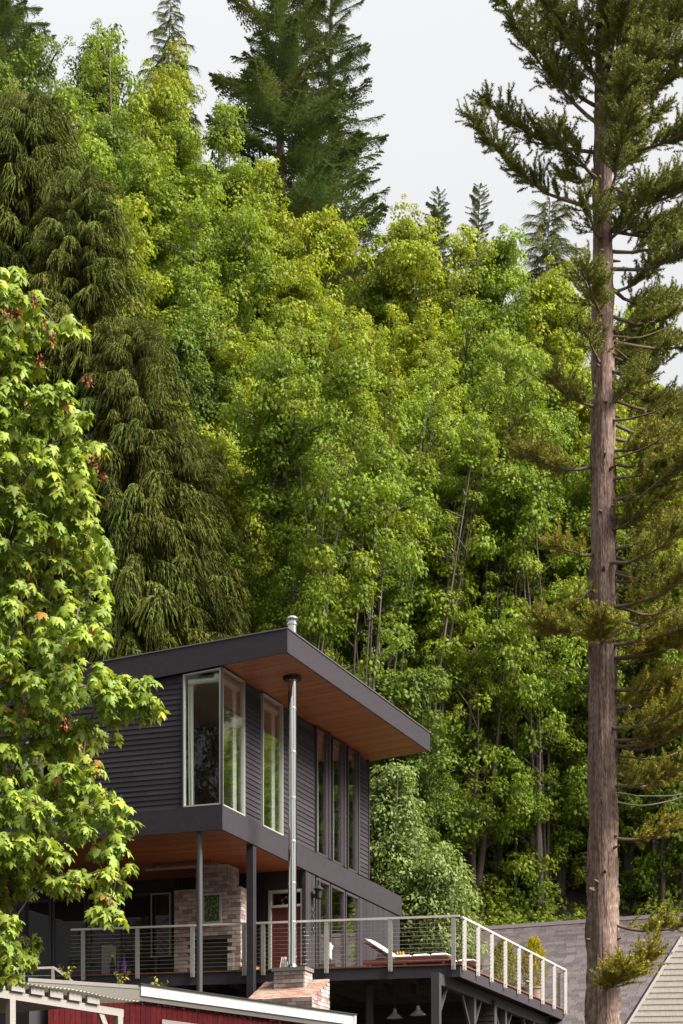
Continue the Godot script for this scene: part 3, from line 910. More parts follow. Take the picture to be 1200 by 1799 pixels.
	for k in 4:
		var sx := 0.09 if k & 1 else -0.09
		var sz := 0.09 if k & 2 else -0.09
		beam(ln, "bar", V(sx, 0.03, sz), V(sx * 0.4, 0.42, sz * 0.4), 0.018, 0.018, M.white, Vector3.RIGHT)
	bx(ln, "base", V(-0.1, 0, -0.1), V(0.1, 0.03, 0.1), M.white)
	s = Soup.new()
	s.lathe([Vector2(0.0, 0.30), Vector2(0.03, 0.28), Vector2(0.035, 0.031), Vector2(0, 0.031)], 10)
	put(ln, "candle", s.mesh(), M.yellow)
	# left end of the deck
	var cb := hthing("garden_cabinet", "narrow grey tool cabinet at the left end of the deck", "cabinet", V(-4.25, 0.09, -2.5))
	bx(cb, "case", V(0, 0, -0.3), V(0.24, 0.82, 0), M.greyboard)
	bx(cb, "door", V(0.015, 0.02, 0.001), V(0.225, 0.80, 0.015), M.oldwhite)
	for k in 3:
		var bt := hthing("bottle", ["dark bottle with yellow cap beside the grey cabinet", "dark bottle standing between two others by the grey cabinet", "dark bottle farthest right of three by the grey cabinet"][k], "bottle", V(-3.88 + k * 0.15, 0.08, -2.35), 0.0, "bottles on the deck")
		s = Soup.new()
		s.lathe([Vector2(0.0, 0.0), Vector2(0.06, 0.0), Vector2(0.062, 0.30), Vector2(0.025, 0.42), Vector2(0.025, 0.50), Vector2(0.0, 0.50)], 14)
		put(bt, "body", s.mesh(), [M.black, M.iron, M.purple][k])
		var cp := CylinderMesh.new()
		cp.top_radius = 0.03; cp.bottom_radius = 0.03; cp.height = 0.05
		put(bt, "cap", cp, M.yellow if k == 0 else M.iron, Transform3D(Basis.IDENTITY, V(0, 0.525, 0)))
	# lamps hanging below the deck
	for k in 2:
		var p := hthing("pendant_lamp", ["broad grey pendant lamp under the deck nearer the corner post", "dim grey pendant lamp under the deck left of another"][k], "lamp", [V(3.52, -1.0, -3.3), V(2.95, -1.05, -3.3)][k], 0.0, "lamps under the deck")
		s = Soup.new()
		s.lathe([Vector2(0.19, 0.0), Vector2(0.185, 0.012), Vector2(0.11, 0.07), Vector2(0.05, 0.13), Vector2(0.035, 0.22), Vector2(0.0, 0.23)], 24)
		put(p, "shade", s.mesh(), M.post)
		s = Soup.new()
		s.tube([V(0, 0.22, 0), V(0, 1.0, 0)], [0.008, 0.008], 6)
		put(p, "cord", s.mesh(), M.iron)

# ---------------------------------------------------------------- red cabin with white eaves
func build_red_cabin() -> void:
	var o := survey(248, 1730, 40.0)
	var e := survey(622, 1783, 42.8)
	var ax := V(e.x - o.x, 0, e.z - o.z)
	var W := ax.length()
	var drop := o.y - e.y
	var tf := Transform3D(Basis(ax / W, Vector3.UP, (ax / W).cross(Vector3.UP)), o)
	var c := thing("red_cabin", "low dark red board cabin with white peeling eaves below the deck", "cabin", tf)
	var sl := -drop / W
	solid(c, "fascia", [V(0, -0.205, 0), V(W, -drop - 0.205, 0), V(W, -drop - 0.205, -0.04), V(0, -0.205, -0.04)], [V(0, 0, 0), V(W, -drop, 0), V(W, -drop, -0.04), V(0, 0, -0.04)], M.white)
	solid(c, "fascia", [V(0.0, -0.30, -0.05), V(W - 0.03, -drop - 0.30, -0.05), V(W - 0.03, -drop - 0.30, -0.08), V(0, -0.30, -0.08)], [V(0, -0.207, -0.02), V(W - 0.03, -drop - 0.207, -0.02), V(W - 0.03, -drop - 0.207, -0.08), V(0, -0.207, -0.08)], M.oldwhite)
	solid(c, "roof", [V(-0.03, 0.002, 0.03), V(W + 0.06, -drop - 0.007, 0.03), V(W + 0.06, -drop - 0.007, -3.6), V(-0.03, 0.002, -3.6)], [V(-0.03, 0.03, 0.03), V(W + 0.06, -drop + 0.021, 0.03), V(W + 0.06, -drop + 0.021, -3.6), V(-0.03, 0.03, -3.6)], M.roofing)
	bx(c, "end_cap", V(W, -drop - 0.26, -0.06), V(W + 0.045, -drop - 0.008, 0.02), M.white)
	# left eave: off-white and grey boards
	beam(c, "eave_board", V(-2.2, -0.03, -0.35), V(-0.002, -0.045, -0.03), 0.03, 0.07, M.oldwhite)
	beam(c, "eave_board", V(-2.2, -0.17, -0.36), V(-0.002, -0.185, -0.04), 0.03, 0.205, M.greyboard)
	bx(c, "wall_core", V(-2.2, -5.2, -3.4), V(W - 0.3, -drop - 0.31, -0.30), M.core)
	var n := 50
	for k in n:
		var x := -1.9 + k * 0.115
		if x > W - 0.35: break
		var top := (-0.31 + sl * maxf(x, 0.0)) if x > -0.02 else -0.30
		bx(c, "wall_board", V(x, -4.6, -0.17), V(x + 0.108, top, -0.12 + rnd(-0.003, 0.003)), M["redboard%d" % rng.randi_range(0, 3)])
	# window below the eaves
	var w := put(c, "window", window_frame_mesh(1.35, 1.0, 0.09), M.oldwhite, Transform3D(Basis(V(1, sl, 0), Vector3.UP, V(0, 0, 1)), V(0.50, -1.62, -0.09)))
	var p := Soup.new()
	p.quad(V(0.08, 0.08, -0.02), V(0.08, 0.92, -0.02), V(1.27, 0.92, -0.02), V(1.27, 0.08, -0.02))
	put(w, "pane", p.mesh(), M.glass)
	# loose flakes of paint under the eaves
	var f := Soup.new()
	for k in 150:
		var x := rnd(0.05, W - 0.4)
		var q := V(x, -0.315 + sl * x - absf(rng.randfn(0, 0.012)), rnd(-0.115, -0.10))
		var a := rdir() * rnd(0.008, 0.022)
		var b := rdir() * rnd(0.008, 0.02)
		f.face(q, q + a, q + b)
		f.face(q + a, q + a + b, q + b)
	var fo := put(c, "paint_flakes", f.mesh(), M.white)
	fo.set_meta("kind", "stuff")

func window_frame_mesh(w: float, h: float, b: float) -> ArrayMesh:
	var s := Soup.new()
	s.box(V(0, 0, -0.05), V(b, h, 0.02)); s.box(V(w - b, 0, -0.05), V(w, h, 0.02))
	s.box(V(b, 0, -0.05), V(w - b, b, 0.018)); s.box(V(b, h - b, -0.05), V(w - b, h, 0.018))
	s.box(V(w * 0.5 - 0.03, b, -0.05), V(w * 0.5 + 0.03, h - b, 0.012))
	return s.mesh()

# ---------------------------------------------------------------- white pergola, lower left
func build_pergola() -> void:
	var o := survey(-60, 1727, 33.6)
	var e := survey(214, 1771, 36.85)
	var ax := V(e.x - o.x, 0, e.z - o.z)
	var W := ax.length()
	var tf := Transform3D(Basis(ax / W, Vector3.UP, (ax / W).cross(Vector3.UP)), o)
	var sl := (e.y - o.y) / W
	var p := thing("pergola", "weathered white timber pergola with wavy plastic roof sheet at lower left", "pergola", tf)
	var sh := Basis(V(1, sl, 0), Vector3.UP, V(0, 0, 1))
	put(p, "header_beam", cube, M.oldwhite, Transform3D(sh * Basis.from_scale(V(W, 0.13, 0.09)), V(W * 0.5, sl * W * 0.5 - 0.09, 0)))
	for k in 7:
		var x := 0.02 + k * 0.475
		if x > W + 0.3: break
		put(p, "blocking_board", cube, M.oldwhite, Transform3D(sh * Basis.from_scale(V(0.32, 0.125, 0.045)), V(x + 0.16, sl * (x + 0.16) + 0.045, 0.07)))
		put(p, "rafter", cube, M.oldwhite, Transform3D(sh * Basis.from_scale(V(0.05, 0.14, 2.4)), V(x + 0.35, sl * (x + 0.35) + 0.045, -1.15)))
	for x in [0.98, W - 0.16]:
		bx(p, "post", V(x, -4.8, -0.05), V(x + 0.135, sl * x - 0.155, 0.05), M.oldwhite)
	beam(p, "brace", V(W - 0.62, sl * W - 0.10, 0.0), V(W - 0.20, sl * W - 0.75, 0.0), 0.06, 0.11, M.oldwhite)
	beam(p, "cross_rail", V(0.75, -0.36, -1.6), V(1.75, -0.44, -1.6), 0.06, 0.13, M.oldwhite)
	bx(p, "post", V(0.62, -4.8, -1.65), V(0.76, -0.30, -1.55), M.oldwhite)
	# corrugated sheet
	var s := Soup.new()
	var n := 130
	for i in n + 1:
		var x := -0.1 + float(i) / n * (W + 0.42)
		var y := sl * x + 0.135 + 0.016 * sin(x * 62.0) + 0.012 * sin(x * 3.1)
		for j in 2:
			s.vert(V(x, y + j * 0.10, 0.16 - j * 2.6), V(-0.9 * cos(x * 62.0), 1, 0).normalized())
	for i in n:
		s.tri(i * 2, i * 2 + 1, i * 2 + 3); s.tri(i * 2, i * 2 + 3, i * 2 + 2)
	var sm := mat(0.62, 0.60, 0.56, 0.6, T.fine, V(1.5, 1.5, 1.5))
	sm.backlight_enabled = true
	sm.backlight = Color(0.5, 0.5, 0.45)
	put(p, "roof_sheet", s.mesh(), sm)
	# red shed wall behind it
	var r := thing("red_shed_wall", "dark red board wall in the shade behind the white pergola", "wall", tf)
	for k in 26:
		bx(r, "board", V(-0.3 + k * 0.115, -4.5, -2.9), V(-0.193 + k * 0.115, 0.06, -2.85), M["redboard%d" % rng.randi_range(0, 3)])

# ---------------------------------------------------------------- neighbouring roofs at the right
func build_neighbours() -> void:
	var a := survey(797, 1637, 63.0)
	var b := survey(1300, 1600, 59.3)
	var ax := V(b.x - a.x, 0, b.z - a.z)
	var W := ax.length()
	var ux := ax / W
	var down := ux.cross(Vector3.UP)
	var pitch := deg_to_rad(35.0)
	var dir := (down * cos(pitch) - Vector3.UP * sin(pitch)).normalized()
	var nn := dir.cross(ux).normalized()
	if nn.y < 0.0: nn = -nn
	var tf := Transform3D(Basis(ux, nn, ux.cross(nn)), a)
	if tf.basis.z.dot(dir) < 0.0: tf.basis.z = -tf.basis.z; tf.basis.x = ux
	var h := thing("shingled_house", "neighbouring house with grey-brown shingled roof behind the deck corner", "house", tf)
	var L := 8.0
	bx(h, "roof", V(0, -0.12, 0), V(W, -0.012, L), M.roofing)
	var rows := 53
	var rest := []
	var cols := []
	var count := 0
	for r in rows:
		var z0 := 0.06 + r * 0.15
		var x := -0.14 * (r % 2)
		while x < W:
			var w := 0.29 + rnd(-0.06, 0.06)
			var x0 := maxf(x, 0.0)
			var x1 := minf(x + w, W)
			x += w
			if x1 - x0 < 0.06: continue
			var t := Transform3D(Basis(Vector3.RIGHT, 0.11 + rnd(-0.02, 0.02)) * Basis.from_scale(V(x1 - x0 - 0.02, 0.03, 0.21)), V((x0 + x1) * 0.5, 0.018 + rnd(0, 0.010), z0 + 0.07))
			if r >= 14 and r < 40 and x0 > 0.8 and x0 < 4.3 and count < 296:
				put(h, "shingle", cube, M["shingle%d" % rng.randi_range(0, 3)], t)
				count += 1
			else:
				rest.append(t)
				var g := rnd(0.7, 1.35)
				cols.append(Color(g, g, g))
	var sm: StandardMaterial3D = M.shingle1.duplicate()
	sm.vertex_color_use_as_albedo = true
	var mo := multi(h, "shingles", cube, sm, rest, cols)
	mo.set_meta("kind", "stuff")
	beam(h, "ridge_cap", V(0, 0.035, 0.02), V(W, 0.035, 0.02), 0.24, 0.05, M.shingle2)
	beam(h, "bargeboard", V(-0.02, -0.08, 0), V(-0.02, -0.08, L), 0.04, 0.2, M.trim)
	# back slope and gable
	var up := tf.basis.inverse() * Vector3.UP
	var back := tf.basis.inverse() * (-down * cos(pitch) - Vector3.UP * sin(pitch)).normalized()
	var s := Soup.new()
	s.quad(V(0, -0.02, 0), V(W, -0.02, 0), V(W, -0.02, 0) + back * 5.0, V(0, -0.02, 0) + back * 5.0)
	put(h, "back_roof", s.mesh(), M.roofing)
	var q := Soup.new()
	var low := -up * 6.5
	q.face(V(0.1, -0.1, 0.1), V(0.1, -0.1, 0) + back * 5.0, V(0.1, -0.1, L))
	q.quad(V(0.1, -0.1, L - 0.4), V(W, -0.1, L - 0.4), V(W, -0.1, L - 0.4) + low * 0.5, V(0.1, -0.1, L - 0.4) + low * 0.5)
	put(h, "wall", q.mesh(), M.darkwall)
	# pale cottage at the lower right corner
	var p := survey(1196, 1650, 43.0)
	var c := thing("pale_cottage", "corner of a pale board cottage with white bargeboard at lower right", "cottage", Transform3D(Basis(Vector3.UP, -0.12), p))
	var e := V(-1.16, -1.88, 0)
	beam(c, "bargeboard", V(0.02, 0.03, 0.03), e * 1.1 + V(0.02, 0.03, 0.03), 0.05, 0.20, M.white, V(0, 0, 1))
	for k in 30:
		var y0 := -0.12 * (k + 1)
		var x0 := maxf(y0 / 1.88 * 1.16, -1.16)
		bx(c, "wall_board", V(x0 + 0.02, y0 - 0.004, -0.05), V(minf(1.4, -y0 * 1.2 - 0.1) + 0.06, y0 + 0.116, -0.022), M.paleboard, Basis(Vector3.RIGHT, -0.09))
	bx(c, "wall_core", V(-1.0, -6.0, -3.0), V(1.2, -1.9, -0.07), M.core)
	solid(c, "roof", [V(-1.18, -1.9, 0.06), V(0.0, 0.0, 0.06), V(0.0, 0.0, -3.2), V(-1.18, -1.9, -3.2)], [V(-1.24, -1.86, 0.06), V(-0.02, 0.07, 0.06), V(-0.02, 0.07, -3.2), V(-1.24, -1.86, -3.2)], M.shingle1)

# ---------------------------------------------------------------- foliage pieces
const LOBED := [[0.0, 0.0], [0.22, -0.06], [0.46, 0.12], [0.27, 0.30], [0.52, 0.64], [0.20, 0.58], [0.0, 1.0]]
const LOBED_FINE := [[0.0, 0.0], [0.16, -0.12], [0.36, -0.10], [0.47, 0.06], [0.33, 0.14], [0.25, 0.24], [0.44, 0.36], [0.60, 0.60], [0.42, 0.60], [0.30, 0.52], [0.17, 0.50], [0.22, 0.70], [0.12, 0.80], [0.0, 1.03]]
const OVAL := [[0.0, 0.0], [0.20, 0.22], [0.26, 0.5], [0.16, 0.8], [0.0, 1.0]]

# a leaf lies along +z of its frame, its face towards +y; lobes and tip bend down
func add_leaf(s: Soup, tf: Transform3D, size: float, half: Array, bend: float, col: Color) -> void:
	var pts := []
	for p in half: pts.append(Vector2(p[0], p[1]))
	for i in range(half.size() - 2, 0, -1): pts.append(Vector2(-half[i][0], half[i][1]))
	var nb := tf.basis.orthonormalized()
	var c := s.vert(tf * (V(0, 0.0, 0.3) * size), nb.y, col)
	var f := s.v.size()
	for p in pts:
		var y: float = -bend * (1.1 * p.x * p.x + 0.55 * p.y * p.y) + 0.10 * absf(p.x) * (1.0 - p.y)
		s.vert(tf * (V(p.x, y, p.y) * size), (nb * V(1.8 * bend * p.x, 1.0, 0.9 * bend * p.y)).normalized(), col)
	var n := pts.size()
	for i in n:
		s.tri(c, f + i, f + (i + 1) % n)

func leaf_frame(at: Vector3, normal: Vector3, tip: Vector3) -> Transform3D:
	var y := normal.normalized()
	var z := (tip - y * tip.dot(y))
	if z.length() < 0.01: z = y.cross(Vector3.RIGHT)
	z = z.normalized()
	return Transform3D(Basis(y.cross(z), y, z), at)

# a dome-shaped spray of leaves about 1 m across
func clump(n: int, a: float, b: float, size: float, half: Array, bend: float) -> ArrayMesh:
	var s := Soup.new()
	for i in n:
		var d := rdir()
		if d.y < -0.55: d.y = -d.y * 0.6
		d = d.normalized()
		var k := pow(rng.randf(), 0.4)
		var at := V(d.x * a, d.y * b, d.z * a) * lerpf(0.35, 1.0, k)
		var nn := (V(d.x * 0.6, 0.62, d.z * 0.6) + rdir() * 0.55).normalized()
		var tip := V(d.x, -0.55, d.z) + rdir() * 0.5
		var g := rnd(0.72, 1.22)
		add_leaf(s, leaf_frame(at, nn, tip), size * rnd(0.7, 1.2), half, bend * rnd(0.5, 1.5), Color(g * rnd(0.88, 1.14), g, g * rnd(0.75, 1.2)))
	return s.mesh()

var clumps: Array = []
var shrub_clumps: Array = []
var fir_fronds: Array = []
var cedar_fronds: Array = []
var shoots: Array = []

# flat fir bough: axis along +z, needles on both sides of every twig
func fir_frond() -> ArrayMesh:
	var s := Soup.new()
	var ax := []
	var rr := []
	for i in 7:
		var t := i / 6.0
		ax.append(V(0.02 * sin(t * 5.0), -0.10 * t + 0.13 * t * t, t))
		rr.append(lerpf(0.014, 0.002, t))
	s.tube(ax, rr, 3, Color(1.3, 0.9, 0.7), false)
	for i in 24:
		var t := lerpf(0.14, 0.99, i / 23.0)
		var p := V(0.02 * sin(t * 5.0), -0.10 * t + 0.13 * t * t, t)
		for sd in [-1.0, 1.0]:
			var ln := (0.34 * pow(1.0 - t, 0.75) + 0.07) * rnd(0.65, 1.15)
			var d := V(sd * 0.8, rnd(-0.30, 0.08), rnd(0.45, 0.8)).normalized()
			var side := d.cross(Vector3.UP).normalized()
			var g := rnd(0.7, 1.25)
			var m := 7
			for k in m:
				var u := (k + 0.3) / m
				var q := p + d * ln * u + V(0, -0.09 * u * u * ln / 0.3, 0)
				for e in [-1.0, 1.0]:
					var w := 0.045 * (1.1 - 0.6 * u) * rnd(0.8, 1.3)
					var tipc := Color(g * 0.95, g, g * 0.95) * rnd(0.85, 1.25)
					s.face(q, q + d * 0.035 + V(0, 0.006, 0), q + side * e * w + d * 0.035 + V(0, rnd(-0.02, 0.02), 0), tipc)
			s.face(p + d * ln * 0.9 + side * 0.012, p + d * (ln + 0.05), p + d * ln * 0.9 - side * 0.012, Color(g, g, g))
	return s.mesh()

# drooping cedar bough: strands of scaly foliage hang from an arching axis
func cedar_frond() -> ArrayMesh:
	var s := Soup.new()
	var ax := []
	var rr := []
	for i in 8:
		var t := i / 7.0
		ax.append(V(0, 0.10 * t - 0.42 * t * t, t))
		rr.append(lerpf(0.013, 0.003, t))
	s.tube(ax, rr, 3, Color(1.6, 1.2, 0.9), false)
	for i in 96:
		var t := rnd(0.12, 1.0)
		var p := V(0, 0.10 * t - 0.42 * t * t, t)
		var d := V(rnd(-1, 1) * 0.9, rnd(-0.4, 0.1), rnd(0.0, 0.8)).normalized()
		var ln := rnd(0.12, 0.34)
		var g := rnd(0.65, 1.3)
		var brown := rng.randf() < 0.16
		var col := Color(g * 1.7, g * 0.85, g * 0.5) if brown else Color(g * rnd(0.9, 1.15), g, g * 0.9)
		var prev := p
		var m := 6
		for k in m:
			var u := (k + 1.0) / m
			var q := p + d * ln * u * 0.7 + V(0, -ln * u * u * 1.1, 0)
			var w := 0.011 * (1.15 - u) + 0.004
			var sd := V(rnd(-1, 1), 0, rnd(-1, 1)).normalized() * w
			s.face(prev + sd, q, prev - sd, col)
			var o := V(rnd(-1, 1), rnd(-0.9, 0.0), rnd(-1, 1)).normalized() * 0.04 * (1.2 - u)
			s.face(prev, prev.lerp(q, 0.5) + o, q, col)
			prev = q
	return s.mesh()

# bottle-brush shoot of short needles along +z
func needle_shoot() -> ArrayMesh:
	var s := Soup.new()
	s.tube([V(0, 0, 0), V(0, 0.03, 0.5), V(0, 0.08, 1.0)], [0.022, 0.018, 0.008], 3, Color(1.3, 0.8, 0.6), false)
	for i in 64:
		var t := rnd(0.05, 1.0)
		var a := rnd(0, TAU)
		var p := V(0, 0.08 * t * t, t)
		var d := V(cos(a), sin(a) * 0.9, rnd(0.5, 1.3)).normalized()
		var ln := rnd(0.20, 0.34) * (1.0 - 0.35 * t)
		var w := d.cross(rdir()).normalized() * 0.026
		var g := rnd(0.65, 1.3)
		s.face(p - w, p + d * ln, p + w, Color(g, g, g * rnd(0.8, 1.2)))
	return s.mesh()

func make_pieces() -> void:
	rng.seed = 77
	for k in 5: clumps.append(clump(95, 0.50, 0.42, 0.12, LOBED, 0.5))
	for k in 3: shrub_clumps.append(clump(70, 0.34, 0.30, 0.10, OVAL, 0.4))
	for k in 3: fir_fronds.append(fir_frond())
	for k in 3: cedar_fronds.append(cedar_frond())
	for k in 3: shoots.append(needle_shoot())

func frame_to(d: Vector3, roll := 0.0) -> Basis:
	var z := d.normalized()
	var x := Vector3.UP.cross(z)
	if x.length() < 0.05: x = Vector3.RIGHT
	x = x.normalized()
	return Basis(x, z.cross(x), z) * Basis(Vector3(0, 0, 1), roll)

# one broadleaf tree: stems with limbs, sprays of leaves at the limbs' ends
func maple(label: String, group: String, base: Vector3, height: float, r: float, crown_from: float, tint: Color, stems: int, sprays: int, lean := Vector3.ZERO, stem_r := 0.12) -> Node3D:
	var t := thing("bigleaf_maple", label, "tree", Transform3D(Basis.IDENTITY, base), group)
	var s := Soup.new()
	var paths := []
	for k in stems:
		var a := rnd(0, TAU)
		var sp := (0.0 if stems == 1 else rnd(0.5, 1.0)) * r * 0.45
		var hh := height * (rnd(0.84, 0.97) if k else 0.97)
		var pts := []
		var rr := []
		var wob := rnd(0, 9)
		for i in 9:
			var u := i / 8.0
			pts.append(V(cos(a) * sp * u + 0.16 * sin(u * 5.0 + wob) * u, hh * u, sin(a) * sp * u + 0.16 * cos(u * 4.0 + wob) * u) + lean * u * u)
			rr.append(stem_r * rnd(0.8, 1.1) * (1.0 - 0.88 * u))
		s.tube(pts, rr, 6, Color.WHITE, false)
		paths.append(pts)
	var spots := []
	var cols := []
	var shape: ArrayMesh = clumps[rng.randi_range(0, 4)]
	var limbs := int(sprays / 4.0)
	for i in limbs:
		var pts: Array = paths[i % stems]
		var u := lerpf(crown_from, 0.99, pow(rng.randf(), 0.85))
		var fi := u * 8.0
		var ii := mini(int(fi), 7)
		var p: Vector3 = pts[ii].lerp(pts[ii + 1], fi - ii)
		var v := (u - crown_from) / (1.0 - crown_from)
		var reach := r * (0.30 + 0.95 * sin(PI * clampf(0.22 + 0.74 * (1.0 - v), 0.0, 1.0)) * 0.75) * rnd(0.55, 1.1)
		if v > 0.9: reach *= 0.55
		var a := rnd(0, TAU)
		var d := V(cos(a), rnd(0.15, 0.75) + 0.4 * v, sin(a)).normalized()
		var q := p + d * reach
		q.y -= reach * 0.10
		var mid := p.lerp(q, 0.5) + V(0, reach * 0.10, 0)
		s.tube([p, mid, q], [0.035, 0.024, 0.010], 4, Color.WHITE, false)
		for k in rng.randi_range(3, 5):
			var w := rnd(0.45, 1.12)
			var at := p.lerp(q, w) + V(rnd(-0.55, 0.55), rnd(-0.55, 0.5), rnd(-0.55, 0.55))
			if w > 0.5 and k < 2: s.tube([p.lerp(q, w - 0.3), at], [0.014, 0.006], 3, Color.WHITE, false)
			var sc := rnd(0.42, 0.95)
			var b := Basis(Vector3.UP, rnd(0, TAU)) * Basis(Vector3.RIGHT, rnd(-0.45, 0.45)) * Basis.from_scale(V(sc, sc * rnd(0.8, 1.5), sc))
			spots.append(Transform3D(b, at))
			var g := rnd(0.80, 1.18)
			var yel := rnd(-0.10, 0.09)
			cols.append(Color(tint.r * g * (1.0 + yel), tint.g * g, tint.b * g * (1.0 - yel)))
	for pts in paths:      # leafy leaders
		for k in 5:
			var sc := rnd(0.35, 0.6) * (1.0 - 0.08 * k)
			spots.append(Transform3D(Basis(Vector3.UP, rnd(0, TAU)) * Basis.from_scale(V(sc, sc * rnd(0.9, 1.4), sc)), pts[8] + V(rnd(-0.32, 0.32), k * rnd(0.12, 0.26) - 0.35, rnd(-0.32, 0.32))))
			var g := rnd(0.9, 1.2)
			cols.append(Color(tint.r * g * 1.05, tint.g * g, tint.b * g))
	put(t, "trunk", s.mesh(), M.bark if rng.randf() < 0.6 else M.palebark)
	multi(t, "crown", shape, M.mapleleaf, spots, cols).set_meta("kind", "stuff")
	return t

# ---------------------------------------------------------------- the wood on the slope
func skyline(px: float) -> float:
	var ks := [[-400, 60], [0, 100], [60, 95], [150, 60], [250, 85], [310, 165], [370, 235], [440, 290], [505, 350], [570, 395], [650, 450], [720, 425], [800, 430], [870, 455], [940, 500], [1010, 540], [1100, 590], [1200, 640], [1500, 700], [2100, 800]]
	for i in ks.size() - 1:
		if px <= ks[i + 1][0]:
			return lerpf(ks[i][1], ks[i + 1][1], clampf((px - ks[i][0]) / float(ks[i + 1][0] - ks[i][0]), 0.0, 1.0))
	return 800.0

func place_word(px: float) -> String:
	if px < 0: return "beyond the left edge"
	if px < 150: return "above the far left cedar"
	if px < 330: return "right of the drooping cedar"
	if px < 470: return "left of the tall fir"
	if px < 600: return "above the steel flue"
	if px < 740: return "above the roof's right end"
	if px < 860: return "above the leafy shrub"
	if px < 1010: return "left of the redwood trunk"
	if px < 1200: return "behind the redwood"
	return "beyond the right edge"

# trees that would share a label are told apart by their order from left to right
func settle_labels(trees: Dictionary) -> void:
	for label in trees:
		var l: Array = trees[label]
		l.sort_custom(func(p, q): return p.position.x / -p.position.z < q.position.x / -q.position.z)
		if l.size() == 1: continue
		for i in l.size():
			var w: String = "left-hand " if i == 0 else ("right-hand " if i == l.size() - 1 else "middle ")
			l[i].set_meta("label", w + label)

